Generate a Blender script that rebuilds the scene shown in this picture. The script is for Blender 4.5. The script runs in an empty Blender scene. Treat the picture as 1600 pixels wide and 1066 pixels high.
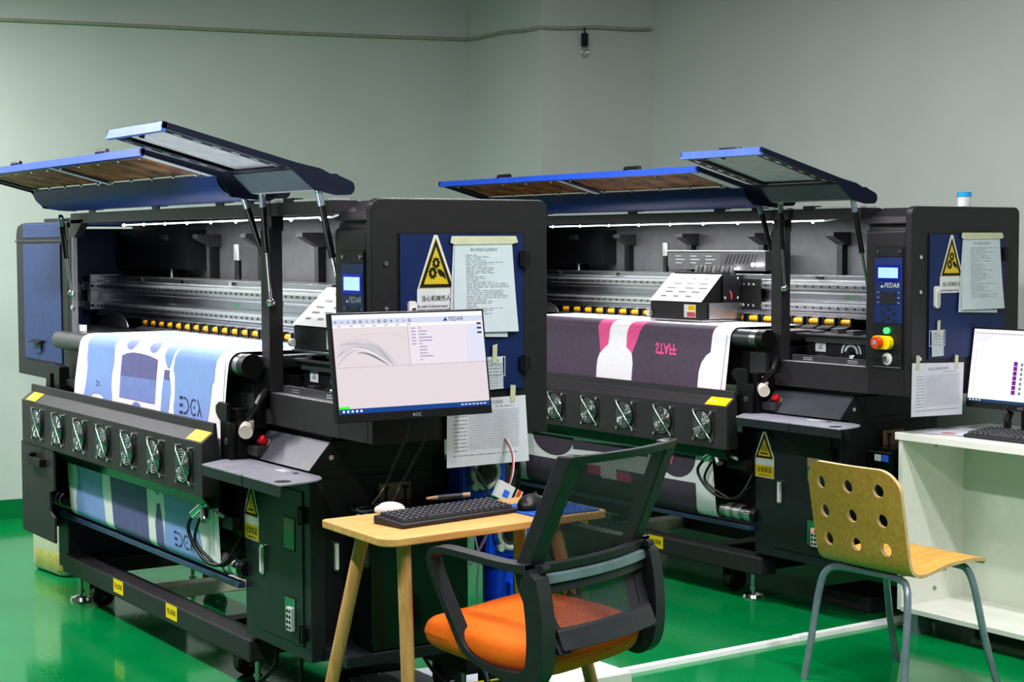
import bpy, bmesh, math, random
from mathutils import Vector, Matrix
from mathutils.geometry import tessellate_polygon
random.seed(7)
C = bpy.context.scene.collection
PI = math.pi

# ------------------------------------------------------------------ materials
def lin(c):
    if isinstance(c, str):
        c = [int(c[i:i+2], 16) / 255 for i in (0, 2, 4)]
    return [x / 12.92 if x <= .04045 else ((x + .055) / 1.055) ** 2.4 for x in c] + [1]

def mat(name, col, rough=.5, metal=0.0, var=.12, scale=25, bump=0.0, emit=0.0, alpha=1.0, spec=.5, coat=0.0, trans=0.0, base=None):
    """procedural principled material: noise breaks up colour and roughness"""
    m = bpy.data.materials.new(name); m.use_nodes = True
    nt = m.node_tree; b = nt.nodes['Principled BSDF']
    c = lin(col)
    tc = nt.nodes.new('ShaderNodeTexCoord'); nz = nt.nodes.new('ShaderNodeTexNoise')
    nz.inputs['Scale'].default_value = scale; nz.inputs['Detail'].default_value = 4
    nt.links.new(tc.outputs['Object'], nz.inputs['Vector'])
    rp = nt.nodes.new('ShaderNodeValToRGB')
    rp.color_ramp.elements[0].position = .3; rp.color_ramp.elements[1].position = .7
    rp.color_ramp.elements[0].color = [x * (1 - var) for x in c[:3]] + [1]
    rp.color_ramp.elements[1].color = [min(1, x * (1 + var)) for x in c[:3]] + [1]
    nt.links.new(nz.outputs['Fac'], rp.inputs['Fac'])
    if base: b.inputs['Base Color'].default_value = lin(base)
    else: nt.links.new(rp.outputs['Color'], b.inputs['Base Color'])
    b.inputs['Roughness'].default_value = rough; b.inputs['Metallic'].default_value = metal
    b.inputs['Specular IOR Level'].default_value = spec
    b.inputs['Coat Weight'].default_value = coat
    b.inputs['Transmission Weight'].default_value = trans
    b.inputs['Alpha'].default_value = alpha
    if emit:
        nt.links.new(rp.outputs['Color'], b.inputs['Emission Color'])
        b.inputs['Emission Strength'].default_value = emit
    if bump:
        bp = nt.nodes.new('ShaderNodeBump'); bp.inputs['Strength'].default_value = bump; bp.inputs['Distance'].default_value = .002
        nz2 = nt.nodes.new('ShaderNodeTexNoise'); nz2.inputs['Scale'].default_value = scale * 12
        nt.links.new(tc.outputs['Object'], nz2.inputs['Vector'])
        nt.links.new(nz2.outputs['Fac'], bp.inputs['Height']); nt.links.new(bp.outputs['Normal'], b.inputs['Normal'])
    return m

M = {}
M['dark'] = mat('dark powder coat', '211f22', .45, bump=.25, scale=30)
M['dark2'] = mat('darker powder coat', '161619', .45, bump=.2, scale=30)
M['cabinet'] = mat('cabinet charcoal', '24282c', .38, bump=.2, scale=30)
M['black'] = mat('black plastic', '0c0c0d', .45)
M['inner'] = mat('interior grey steel', '3a3a3c', .5)
M['frame'] = mat('frame steel', '2f2d30', .5, bump=.2)
M['platform'] = mat('slate metal top', 'a2a2ac', .28)
M['rollersteel'] = mat('brushed dark roller', '5c5c60', .35, .6)
M['backpanel'] = mat('rear sheet grey', '5a5a5e', .5)
M['slant'] = mat('slate slanted cover', '45474e', .4)
M['carwhite'] = mat('carriage white', 'b4b4b0', .5)
M['navyin'] = mat('inner navy sheet', '0b1b48', .5)
M['navy'] = mat('navy leg steel', '12162a', .45)
M['blue'] = mat('deep blue panel', '0e2a72', .5, bump=.1, spec=.3)
M['blueedge'] = mat('bright blue edge', '0c48b8', .35)
M['bluedoor'] = mat('blue door', '0c2354', .45, bump=.15)
M['bluegrey'] = mat('blue grey cover', '2f4270', .5, bump=.15)
M['lidin'] = mat('lid lining grey', 'd0c4d4', .55, spec=.3)
M['liddark'] = mat('lid flange navy', '0c142b', .6, spec=.3)
M['lidslab'] = mat('lid slab grey', '5a6070', .55, spec=.3)
M['window'] = mat('brown window painted reflections', '8a5838', .45, var=.75, scale=14, spec=.05)  # tinted pane; its mottled reflections are painted in as strong brown noise
M['chrome'] = mat('chrome', 'dcdee0', .18, 1.0, var=.05)
M['alu'] = mat('brushed aluminium', 'b4b4ba', .32, 1.0, var=.06)
M['rail'] = mat('guide rail steel', 'd8d8da', .3, .8, var=.05)
M['hole'] = mat('bolt recess', '101012', .5)
M['yellowroll'] = mat('yellow pinch rubber', 'e0a012', .4)
M['yellow'] = mat('yellow sticker', 'f4d80c', .5, var=.04)
M['signyellow'] = mat('sign yellow', 'c8ae28', .45, var=.04)
M['ink'] = mat('sign black ink', '16140f', .5)
M['white'] = mat('white sheet metal', 'd8d7d2', .4, var=.03)
M['signwhite'] = mat('sign white', 'c9cdcc', .5, var=.03)
M['paper'] = mat('paper', 'bcc6ca', .7, var=.03)
M['paper2'] = mat('log sheet paper', 'cacdd4', .7, var=.03)
M['tape'] = mat('masking tape', 'bcbea0', .6, var=.08)
M['print'] = mat('printed grey text', '8b9396', .7)
M['grid'] = mat('printed table lines', '9a9caa', .7)
M['red'] = mat('red button', 'c0202a', .3)
M['redpanel'] = mat('red sticker', 'b5444e', .5)
M['estop'] = mat('orange red stop', 'd04a18', .35)
M['greenlamp'] = mat('green lamp', '3cf060', .3, emit=2.0)
M['redlamp'] = mat('red lamp', 'ff4030', .3, emit=3.0)
M['lcd'] = mat('lcd panel', 'b4dcff', .3, var=.04, emit=1.05, base='000000')
M['lcdrim'] = mat('lcd blue glow rim', '1626b0', .3, emit=.7, base='000000')
M['pad'] = mat('panel blue film', '182e62', .4)
M['led'] = mat('led tube', 'f4fff0', .3, var=0, emit=6)
M['ledspot'] = mat('led point', 'ffffff', .3, var=0, emit=30)
M['cloth'] = mat('white fabric', 'efedf0', .8, bump=.2, scale=60, var=.03)
M['cl_blue'] = mat('light blue print', '8aa5dc', .8, var=.05)
M['cl_purple'] = mat('violet print', '6f6c9c', .8, var=.07)
M['cl_violet2'] = mat('blue violet print', '7f8dc6', .8, var=.06)
M['cl_ink'] = mat('navy lettering print', '3a4468', .8)
M['cl_dark'] = mat('dark aubergine print', '55485a', .75, var=.1, scale=40)
M['cl_pink'] = mat('pink print', 'dd5a90', .8, var=.05)
M['seam'] = mat('seam grey', '8e8c92', .8)  # thin grey line along the edge of the second sheet
M['wood'] = None
M['plywood'] = mat('plywood edge', 'd8b58a', .5)
M['keyblack'] = mat('keyboard black', '232224', .45)
M['key'] = mat('keycap', '37373b', .4)
M['keymark'] = mat('keycap legend', '9a9aa2', .5)
M['mousepad'] = mat('blue mouse pad', '1f55b0', .5, var=.4, scale=60)
M['orange'] = mat('orange seat fabric', 'f07410', .85, bump=.35, scale=80, var=.05)
M['chairblack'] = mat('chair black nylon', '2c2e31', .42, bump=.1)
M['chairgrey'] = mat('lumbar bar grey', '6c7f82', .4)
M['legsteel'] = mat('grey chair tube', '8d99a6', .32, .4)
M['melamine'] = mat('white melamine', 'e2e3da', .35, var=.03)
M['melaminein'] = mat('white melamine shaded', 'cfdac8', .4, var=.03)  # same white board, with interior shade and green bounce put into the colour
M['motorblue'] = mat('motor blue enamel', '0c46c0', .3, var=.2)
M['motorpale'] = mat('cast flange', 'b9bfb6', .4, .3)
M['rubber'] = mat('cable rubber', '0d0d0e', .4)
M['yellowwire'] = mat('yellow wire', 'd8cc28', .5)
M['redwire'] = mat('red wire', '9a2830', .5)
M['pinkwire'] = mat('pale violet hose', '7a6278', .4)
M['jug'] = mat('milky jug plastic', 'cfd2b8', .35, var=.05)
M['jugliq'] = mat('jug liquid', 'b9b56a', .4)
M['beige'] = mat('beige lever', 'd9d3c2', .4)
M['brass'] = mat('tan socket plate', '9a8468', .45)
M['trunk'] = mat('white trunking', 'e4e6e4', .4, var=.03)
M['usb'] = mat('usb blue', '3a6ad8', .4)
M['greenglow'] = mat('status green', '30d020', .4, emit=.8)
M['post'] = mat('lit post steel', '66666c', .45)  # light falling on the left post is put into this paler grey

def wood_mat(name, c1, c2, axis):
    m = bpy.data.materials.new(name); m.use_nodes = True
    nt = m.node_tree; b = nt.nodes['Principled BSDF']
    tc = nt.nodes.new('ShaderNodeTexCoord'); mp = nt.nodes.new('ShaderNodeMapping')
    sc = [14, 14, 14]; sc[axis] = 1.4
    mp.inputs['Scale'].default_value = sc
    nz = nt.nodes.new('ShaderNodeTexNoise'); nz.inputs['Scale'].default_value = 5; nz.inputs['Detail'].default_value = 6
    nz.inputs['Distortion'].default_value = .6
    rp = nt.nodes.new('ShaderNodeValToRGB')
    rp.color_ramp.elements[0].position = .35; rp.color_ramp.elements[1].position = .68
    rp.color_ramp.elements[0].color = lin(c1); rp.color_ramp.elements[1].color = lin(c2)
    nt.links.new(tc.outputs['Object'], mp.inputs['Vector']); nt.links.new(mp.outputs['Vector'], nz.inputs['Vector'])
    nt.links.new(nz.outputs['Fac'], rp.inputs['Fac']); nt.links.new(rp.outputs['Color'], b.inputs['Base Color'])
    b.inputs['Roughness'].default_value = .45
    return m
M['wood'] = wood_mat('oak desk', 'bf9254', 'd3a96c', 1)
M['woodleg'] = wood_mat('oak leg', 'ad8450', 'c9a068', 2)
M['plyface'] = wood_mat('olive birch veneer', '8c6f2c', 'a3843c', 2)
M['plyseat'] = wood_mat('birch seat veneer', 'c69642', 'd8ab58', 1)

def mesh_mat():
    """office chair net: tiny round holes, procedural"""
    m = bpy.data.materials.new('chair net'); m.use_nodes = True
    nt = m.node_tree; b = nt.nodes['Principled BSDF']; out = nt.nodes['Material Output']
    b.inputs['Base Color'].default_value = lin('34353b'); b.inputs['Roughness'].default_value = .8
    tc = nt.nodes.new('ShaderNodeTexCoord'); mp = nt.nodes.new('ShaderNodeMapping')
    mp.inputs['Scale'].default_value = (300, 300, 300); mp.inputs['Rotation'].default_value = (0, 0, 0)
    nt.links.new(tc.outputs['UV'], mp.inputs['Vector'])
    sp = nt.nodes.new('ShaderNodeSeparateXYZ'); nt.links.new(mp.outputs['Vector'], sp.inputs[0])
    def mth(op, a, bb):
        n = nt.nodes.new('ShaderNodeMath'); n.operation = op
        for i, x in enumerate((a, bb)):
            if x is None: continue
            if hasattr(x, 'node'): nt.links.new(x, n.inputs[i])
            else: n.inputs[i].default_value = x
        return n.outputs[0]
    sx = mth('SINE', mth('MULTIPLY', sp.outputs[0], 3.6), None); sy = mth('SINE', mth('MULTIPLY', sp.outputs[1], 3.6), None)
    f = mth('GREATER_THAN', mth('MULTIPLY', sx, sy), .34)
    tr = nt.nodes.new('ShaderNodeBsdfTransparent'); mx = nt.nodes.new('ShaderNodeMixShader')
    nt.links.new(f, mx.inputs[0]); nt.links.new(b.outputs[0], mx.inputs[1]); nt.links.new(tr.outputs[0], mx.inputs[2])
    nt.links.new(mx.outputs[0], out.inputs[0])
    return m
M['net'] = mesh_mat()

# ------------------------------------------------------------------ mesh builder
class MB:
    def __init__(s):
        s.v = []; s.f = []; s.mi = []; s.sm = []; s.mats = []
    def idx(s, m):
        m = M[m] if isinstance(m, str) else m
        if m not in s.mats: s.mats.append(m)
        return s.mats.index(m)
    def add(s, vs, fs, m, smooth=False):
        o = len(s.v); k = s.idx(m)
        s.v += [tuple(p) for p in vs]
        for f in fs:
            s.f.append([o + i for i in f]); s.mi.append(k); s.sm.append(smooth)
        return s
    def box(s, x0, x1, y0, y1, z0, z1, m):
        vs = [(x, y, z) for x in (x0, x1) for y in (y0, y1) for z in (z0, z1)]
        return s.add(vs, [(0, 1, 3, 2), (4, 6, 7, 5), (0, 4, 5, 1), (2, 3, 7, 6), (0, 2, 6, 4), (1, 5, 7, 3)], m)
    def prism(s, pts, ax, a0, a1, m, smooth=False):
        def P(p, a):
            return {'x': (a, p[0], p[1]), 'y': (p[0], a, p[1]), 'z': (p[0], p[1], a)}[ax]
        n = len(pts)
        s.add([P(p, a0) for p in pts] + [P(p, a1) for p in pts], [(i, (i + 1) % n, n + (i + 1) % n, n + i) for i in range(n)], m, smooth)
        s.add([P(p, a0) for p in pts], [tuple(range(n))], m); s.add([P(p, a1) for p in pts], [tuple(range(n))], m)
        return s
    def cyl(s, p0, p1, r, m, r1=None, n=20, caps=True):
        p0, p1 = Vector(p0), Vector(p1); r1 = r if r1 is None else r1
        d = (p1 - p0).normalized(); a = d.orthogonal().normalized(); b = d.cross(a)
        ring = lambda c, q: [c + (a * math.cos(t) + b * math.sin(t)) * q for t in [2 * PI * i / n for i in range(n)]]
        A, B = ring(p0, r), ring(p1, r1)
        s.add(A + B, [(i, (i + 1) % n, n + (i + 1) % n, n + i) for i in range(n)], m, True)
        if caps:
            s.add(A, [tuple(range(n))], m); s.add(B, [tuple(range(n))], m)
        return s
    def tube(s, pts, r, m, n=8, caps=True):
        pts = [Vector(p) for p in pts]; rr = r if isinstance(r, (list, tuple)) else [r] * len(pts)
        rings = []; up = None
        for i, p in enumerate(pts):
            t = (pts[min(i + 1, len(pts) - 1)] - pts[max(i - 1, 0)]).normalized()
            if up is None: up = t.orthogonal().normalized()
            up = (up - t * up.dot(t)).normalized(); b = t.cross(up)
            rings.append([p + (up * math.cos(q) + b * math.sin(q)) * rr[i] for q in [2 * PI * k / n for k in range(n)]])
        vs = [q for ring in rings for q in ring]; fs = []
        for i in range(len(pts) - 1):
            for k in range(n):
                fs.append((i * n + k, i * n + (k + 1) % n, (i + 1) * n + (k + 1) % n, (i + 1) * n + k))
        s.add(vs, fs, m, True)
        if caps: s.add(rings[0], [tuple(range(n))], m); s.add(rings[-1], [tuple(range(n))], m)
        return s
    def tor(s, c, nrm, R, r, m, n=28, k=6):
        c = Vector(c); d = Vector(nrm).normalized(); a = d.orthogonal().normalized(); b = d.cross(a)
        vs = []; fs = []
        for i in range(n):
            t = 2 * PI * i / n; rad = a * math.cos(t) + b * math.sin(t)
            for j in range(k):
                q = 2 * PI * j / k
                vs.append(c + rad * (R + r * math.cos(q)) + d * r * math.sin(q))
        for i in range(n):
            for j in range(k):
                fs.append((i * k + j, ((i + 1) % n) * k + j, ((i + 1) % n) * k + (j + 1) % k, i * k + (j + 1) % k))
        return s.add(vs, fs, m, True)
    def ball(s, c, r, m, n=16, k=10):
        c = Vector(c); r = Vector(r) if hasattr(r, '__len__') else Vector((r, r, r))
        vs = []; fs = []
        for i in range(k + 1):
            ph = PI * i / k
            for j in range(n):
                t = 2 * PI * j / n
                vs.append((c.x + r.x * math.sin(ph) * math.cos(t), c.y + r.y * math.sin(ph) * math.sin(t), c.z + r.z * math.cos(ph)))
        for i in range(k):
            for j in range(n):
                fs.append((i * n + j, i * n + (j + 1) % n, (i + 1) * n + (j + 1) % n, (i + 1) * n + j))
        return s.add(vs, fs, m, True)
    def flat(s, polys, fn, m):
        """2D polygon (outline + holes) tessellated and mapped by fn(u,v)->3D"""
        pv = [[Vector((p[0], p[1], 0)) for p in q] for q in polys]
        tris = tessellate_polygon(pv); al = [p for q in polys for p in q]
        return s.add([fn(*p) for p in al], [tuple(t) for t in tris], m)
    def sub(s, outline, fn, m, cuts_v=(), cuts_u=()):
        """2D polygon cut along v/u lines so it can follow a bent surface"""
        bm = bmesh.new()
        bm.faces.new([bm.verts.new((p[0], p[1], 0)) for p in outline])
        for ax, cs in ((1, cuts_v), (0, cuts_u)):
            for c in cs:
                co = [0, 0, 0]; co[ax] = c; no = [0, 0, 0]; no[ax] = 1
                bmesh.ops.bisect_plane(bm, geom=bm.verts[:] + bm.edges[:] + bm.faces[:], plane_co=co, plane_no=no)
        bmesh.ops.triangulate(bm, faces=bm.faces[:])
        bm.verts.index_update()
        s.add([fn(v.co.x, v.co.y) for v in bm.verts], [[v.index for v in f.verts] for f in bm.faces], m, True)
        bm.free(); return s
    def text(s, body, fn, size, m, align='LEFT', squash=1.0, bold=0.0):
        cu = bpy.data.curves.new('t', 'FONT'); cu.body = body; cu.size = size; cu.align_x = align; cu.resolution_u = 2; cu.offset = bold
        ob = bpy.data.objects.new('t', cu); C.objects.link(ob)
        me = bpy.data.meshes.new_from_object(ob)
        s.add([fn(v.co.x * squash, v.co.y) for v in me.vertices], [list(p.vertices) for p in me.polygons], m)
        bpy.data.objects.remove(ob); bpy.data.curves.remove(cu); bpy.data.meshes.remove(me)
        return s
    def xf(s, mtx):
        s.v = [tuple(mtx @ Vector(p)) for p in s.v]; return s
    def build(s, name, parent=None, bevel=0.0, seg=2, normals=True, sub=0, loc=None, label=None):
        me = bpy.data.meshes.new(name)
        me.from_pydata([tuple(p) for p in s.v], [], s.f)
        for m in s.mats: me.materials.append(m)
        me.polygons.foreach_set('material_index', s.mi); me.polygons.foreach_set('use_smooth', s.sm)
        if normals:
            bm = bmesh.new(); bm.from_mesh(me)
            if bevel or sub: bmesh.ops.remove_doubles(bm, verts=bm.verts, dist=1e-5)
            bmesh.ops.recalc_face_normals(bm, faces=bm.faces); bm.to_mesh(me); bm.free()
        o = bpy.data.objects.new(name, me); C.objects.link(o)
        if parent: o.parent = parent
        if loc: o.location = loc
        if bevel:
            b = o.modifiers.new('bevel', 'BEVEL'); b.width = bevel; b.segments = seg; b.limit_method = 'ANGLE'; b.angle_limit = .6
        if sub:
            b = o.modifiers.new('subd', 'SUBSURF'); b.levels = sub; b.render_levels = sub
        if label: o['label'] = label
        return o

def thing(name, label, cat, loc=(0, 0, 0), rz=0, group=None):
    o = bpy.data.objects.new(name, None); C.objects.link(o); o.empty_display_size = .1
    o.location = loc; o.rotation_euler = (0, 0, rz); o['label'] = label; o['category'] = cat
    if group: o['group'] = group
    return o
def tag(o, label, cat, group=None):
    o['label'] = label; o['category'] = cat
    if group: o['group'] = group
    return o
def struct(o):
    o['kind'] = 'structure'; return o
def rounded(x0, x1, y0, y1, r, n=5, corners=(1, 1, 1, 1)):
    pts = []
    for k, (cx, cy, a) in enumerate([(x1 - r, y0 + r, -PI / 2), (x1 - r, y1 - r, 0), (x0 + r, y1 - r, PI / 2), (x0 + r, y0 + r, PI)]):
        if corners[k]:
            pts += [(cx + r * math.cos(a + PI / 2 * i / n), cy + r * math.sin(a + PI / 2 * i / n)) for i in range(n + 1)]
        else:
            pts.append([(x1, y0), (x1, y1), (x0, y1), (x0, y0)][k])
    return pts
def spline(pts, n=8):
    pts = [Vector(p) for p in pts]; out = []
    for i in range(len(pts) - 1):
        p0 = pts[max(i - 1, 0)]; p1 = pts[i]; p2 = pts[i + 1]; p3 = pts[min(i + 2, len(pts) - 1)]
        for k in range(n):
            t = k / n
            out.append(.5 * ((2 * p1) + (p2 - p0) * t + (2 * p0 - 5 * p1 + 4 * p2 - p3) * t * t + (3 * p1 - p0 - 3 * p2 + p3) * t ** 3))
    out.append(pts[-1]); return out
# ------------------------------------------------------------------ room
def room():
    fm = bpy.data.materials.new('green epoxy floor'); fm.use_nodes = True
    nt = fm.node_tree; b = nt.nodes['Principled BSDF']
    tc = nt.nodes.new('ShaderNodeTexCoord')
    n1 = nt.nodes.new('ShaderNodeTexNoise'); n1.inputs['Scale'].default_value = 2.2; n1.inputs['Detail'].default_value = 8
    n2 = nt.nodes.new('ShaderNodeTexNoise'); n2.inputs['Scale'].default_value = 60; n2.inputs['Detail'].default_value = 5
    rp = nt.nodes.new('ShaderNodeValToRGB')
    rp.color_ramp.elements[0].position = .3; rp.color_ramp.elements[0].color = lin('00793f')
    rp.color_ramp.elements[1].position = .75; rp.color_ramp.elements[1].color = lin('02904f')
    rr = nt.nodes.new('ShaderNodeMapRange'); rr.inputs[1].default_value = .3; rr.inputs[2].default_value = .8
    rr.inputs[3].default_value = .06; rr.inputs[4].default_value = .2
    nt.links.new(tc.outputs['Object'], n1.inputs['Vector']); nt.links.new(tc.outputs['Object'], n2.inputs['Vector'])
    nt.links.new(n1.outputs['Fac'], rp.inputs['Fac']); nt.links.new(rp.outputs['Color'], b.inputs['Base Color'])
    nt.links.new(n2.outputs['Fac'], rr.inputs[0]); nt.links.new(rr.outputs[0], b.inputs['Roughness'])
    bp = nt.nodes.new('ShaderNodeBump'); bp.inputs['Strength'].default_value = .05; bp.inputs['Distance'].default_value = .003
    nt.links.new(n1.outputs['Fac'], bp.inputs['Height']); nt.links.new(bp.outputs['Normal'], b.inputs['Normal'])
    b.inputs['Specular IOR Level'].default_value = .5
    M['floor'] = fm
    M['wall'] = mat('grey green wall paint', 'b9c4bb', .6, var=.03, scale=3, bump=.15)
    M['base'] = mat('green skirting paint', '00733c', .3, var=.06, scale=4)
    K0 = (-5.19, -2.2); K1 = (-4.276, 2.95); K2 = (-3.41, 2.95); K3 = (-3.23, 3.60); K4 = (4.2, 3.60)
    K2 = WK['K2']; K3 = WK['K3']; K1 = WK['K1']; K0 = WK['K0']; K4 = (4.5, K3[1])
    struct(MB().box(-6.5, 6, -5.5, 5, -.05, 0, 'floor').build('floor'))
    def wall(nm, a, b_, base):
        d = Vector((b_[0] - a[0], b_[1] - a[1])); nrm = Vector((-d.y, d.x)).normalized() * .12
        w = MB().prism([a, b_, (b_[0] + nrm.x, b_[1] + nrm.y), (a[0] + nrm.x, a[1] + nrm.y)], 'z', 0, 4.2, 'wall')
        struct(w.build('wall_' + nm))
        n2 = nrm.normalized() * -.012
        w = MB().prism([a, b_, (b_[0] + n2.x, b_[1] + n2.y), (a[0] + n2.x, a[1] + n2.y)], 'z', 0, .10, 'base')
        struct(w.build('baseboard_' + nm))
    wall('left', K0, K1, 1); wall('pillar_front', K1, K2, 1); wall('pillar_side', K2, K3, 1); wall('back', K3, K4, 1)
    # cable clipped along the wall
    mb = MB(); o = .008
    pts = [(K0[0] + o, K0[1], WK['zc']), (K1[0] + o, K1[1] - o, WK['zc1']), (K2[0] + o, K2[1] - o, WK['zc2']), (K3[0] + o, K3[1] - .02, WK['zc3'])]
    P = [Vector(pts[0])]
    for i in range(3):
        a, b_ = Vector(pts[i]), Vector(pts[i + 1])
        for k in range(1, 11): P.append(a.lerp(b_, k / 10) + Vector((0, 0, -.004 * math.sin(PI * k / 10 * 3))))
    mb.tube(P, .009, M['wallcable'])
    tag(mb.build('wall_cable'), 'thin grey cable running along the upper wall and round the pillar', 'cable')
    c = Vector(pts[2]).lerp(Vector(pts[3]), .38)
    mb = MB().box(c.x - .0, c.x + .03, c.y - .012, c.y + .012, c.z - .10, c.z - .03, 'black')
    mb.tube([c + Vector((.012, 0, .0)), c + Vector((.016, 0, -.04))], .005, 'black')
    mb.tor(c + Vector((.016, .0, -.13)), (1, 0, 0), .02, .004, 'chrome')
    tag(mb.build('hanging_clip'), 'small black clip hanging from the cable on the pillar wall', 'clip')
M['wallcable'] = mat('old wall cable', '9aa08c', .6)

# ------------------------------------------------------------------ printer
def disc_pts(cx, cy, rx, ry, a0=0, a1=2 * PI, n=20): return [(cx + rx * math.cos(a0 + (a1 - a0) * i / n), cy + ry * math.sin(a0 + (a1 - a0) * i / n)) for i in range(n + 1)]
def E0(e): return lambda u, v: (e, u, v)          # end face, looking along -X
def F0(c): return lambda u, v: (u, c, v)          # front face

def logo(mb, fn0, x, z, s, m):
    mb.text('FEDAR', lambda u, v: fn0(x + u + v * .2, z + v), s, m)
    mb.flat([[(x - s * .75, z), (x - s * .1, z + .0), (x - s * .25, z + s * .3), (x - s * .5, z + s * .35)]], fn0, m)

def make_printer(v, root, dzf, zroll, x_car):
    B = lambda mb, nm, bev=0, par=root, **k: mb.build(nm, par, bev, **k)
    # ---- right housing with rounded end plate
    prof = [(0, .852), (.578, .852), (.578, 1.497)] + [(.553 + .025 * math.cos(a), 1.5 + .025 * math.sin(a)) for a in [i * PI / 10 for i in range(6)]]
    prof += [(.03 + .03 * math.cos(a), 1.495 + .03 * math.sin(a)) for a in [PI / 2 + i * PI / 10 for i in range(6)]]
    hb = MB().prism(prof, 'x', -.03, 0, 'dark')
    blk = [(.001, .852), (.001, 1.437), (.014, 1.447), (.014, 1.458), (.0, 1.466), (.02, 1.49), (.085, 1.522), (.577, 1.522), (.577, .852)]
    hb.prism(blk, 'x', -.215, -.03, 'dark')
    housing = B(hb, 'right_housing', .004)
    for y, z in ((.045, 1.346), (.045, 1.223), (.045, .987)):
        B(MB().cyl((.0, y, z), (.004, y, z), .007, 'chrome', n=12), 'cover_screw', par=housing)
    # door on the end
    d = MB().box(0, .006, .086, .489, .985, 1.427, 'bluedoor')
    for a in ((.082, .086, .981, 1.431), (.489, .493, .981, 1.431)): d.box(0, .002, a[0], a[1], a[2], a[3], 'hole')
    d.box(0, .002, .086, .489, 1.427, 1.431, 'hole').box(0, .002, .086, .489, .981, .985, 'hole')
    door = B(d, 'side_door')
    h = MB().prism(rounded(.108, .133, 1.165, 1.243, .01), 'x', .006, .016, 'white'); h.prism(rounded(.114, .127, 1.172, 1.225, .006), 'x', .016, .022, 'chrome')
    B(h, 'door_handle', par=door, label='white door handle')
    for z in (1.355, 1.055):
        h = MB().box(.006, .016, .474, .507, z - .02, z + .02, 'black').cyl((.014, .49, z - .024), (.014, .49, z + .024), .008, 'black', n=12)
        B(h, 'door_hinge', par=door)
    # warning sign sticker
    e = .0075; s = MB(); fn = E0
    s.flat([[(.193, 1.424), (.205, 1.424), (.262, 1.272), (.262, 1.218), (.138, 1.218), (.138, 1.272)]], fn(e), 'signwhite')
    s.flat([[(.199, 1.418), (.255, 1.277), (.143, 1.277)]], fn(e + .0006), 'signyellow')
    s.flat([[(.199, 1.413), (.252, 1.279), (.146, 1.279)], [(.199, 1.393), (.239, 1.288), (.159, 1.288)]], fn(e + .0012), 'ink')
    def gear(cx, cy, r):
        o = []
        for i in range(36):
            a = 2 * PI * i / 36; rr = r * (1.18 if i % 4 < 2 else .92); o.append((cx + rr * .8 * math.cos(a), cy + rr * math.sin(a)))
        hole = [(cx + r * .35 * .8 * math.cos(2 * PI * i / 12), cy + r * .45 * math.sin(2 * PI * i / 12)) for i in range(12)]
        s.flat([o, hole], fn(e + .0012), 'ink')
    gear(.199, 1.347, .014); gear(.188, 1.319, .015)
    s.flat([[(.203, 1.331), (.215, 1.328), (.226, 1.318), (.231, 1.3), (.222, 1.308), (.21, 1.311), (.204, 1.322)]], fn(e + .0012), 'ink')
    s.text('当心机械伤人', lambda u, w: (e + .0012, .151 + u, 1.243 + w), .0175, 'ink', squash=.9)
    s.text('Be careful of mechanical wound', lambda u, w: (e + .0012, .14 + u, 1.224 + w), .0115, 'ink', squash=.64)
    B(s, 'warning_sign', label='yellow warning triangle with gears and a hand', normals=False)
    # ---- control panel
    c = MB().box(-.172, -.035, -.002, .0, .951, 1.385, 'black').box(-.168, -.039, -.004, -.002, 1.11, 1.345, 'pad').box(-.168, -.039, -.004, -.002, 1.348, 1.38, 'dark2').box(-.168, -.039, -.004, -.002, .955, 1.107, 'dark2')
    c.box(-.168, -.039, -.0055, -.004, .9535, .956, 'rail')
    for x in (-.155, -.052): c.cyl((x, -.004, 1.364), (x, -.008, 1.364), .006, 'chrome', n=10)
    for z in (.985,):
        for x in (-.152, -.052): c.cyl((x, -.004, z), (x, -.008, z), .006, 'chrome', n=10)
    panel = B(c, 'control_panel')
    q = MB().box(-.159, -.049, -.0055, -.004, 1.262, 1.318, 'lcdrim').box(-.15, -.058, -.0065, -.0055, 1.272, 1.309, 'lcd')
    B(q, 'display', par=panel, label='lit blue display')
    q = MB(); logo(q, F0(-.0055), -.122, 1.238, .024, 'signwhite')
    q.box(-.13, -.075, -.006, -.004, 1.18, 1.222, 'keyblack')
    for i in range(3):
        for x in (-.135, -.07): q.cyl((x, -.004, 1.184 + i * .018), (x, -.006, 1.184 + i * .018), .007, 'keyblack', n=8)
    for x, z in ((-.104, 1.163), (-.128, 1.147), (-.08, 1.147), (-.104, 1.131), (-.128, 1.12), (-.08, 1.12)): q.cyl((x, -.004, z), (x, -.006, z), .008, 'keyblack', n=10)
    for x in (-.15, -.055):
        for i in range(3): q.box(x - .005, x + .005, -.0052, -.004, 1.183 + i * .018, 1.186 + i * .018, 'keymark')
    B(q, 'button_pad', par=panel)
    q = MB().cyl((-.104, -.004, 1.085), (-.104, -.016, 1.085), .011, 'greenlamp'); B(q, 'indicator_light', par=panel, label='green lit button')
    q = MB().prism(rounded(-.165, -.075, 1.018, 1.066, .022), 'y', -.026, -.004, 'yellow')
    q.cyl((-.124, -.026, 1.043), (-.124, -.05, 1.043), .021, 'estop').cyl((-.124, -.05, 1.043), (-.124, -.053, 1.043), .009, 'keymark')
    B(q, 'emergency_stop', .004, par=panel, label='red mushroom stop button in a yellow guard')
    q = MB().cyl((-.104, -.004, .984), (-.104, -.008, .984), .022, 'white').cyl((-.104, -.008, .984), (-.104, -.02, .984), .011, 'chrome').box(-.107, -.101, -.034, -.02, .972, .99, 'chrome')
    B(q, 'key_switch', par=panel)
    # ---- front frame round the capping station
    f = MB().box(-.70, -.2, 0, .03, .852, .948, 'frame').box(-.705, -.648, 0, .045, .9, 1.44, 'frame')
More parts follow.
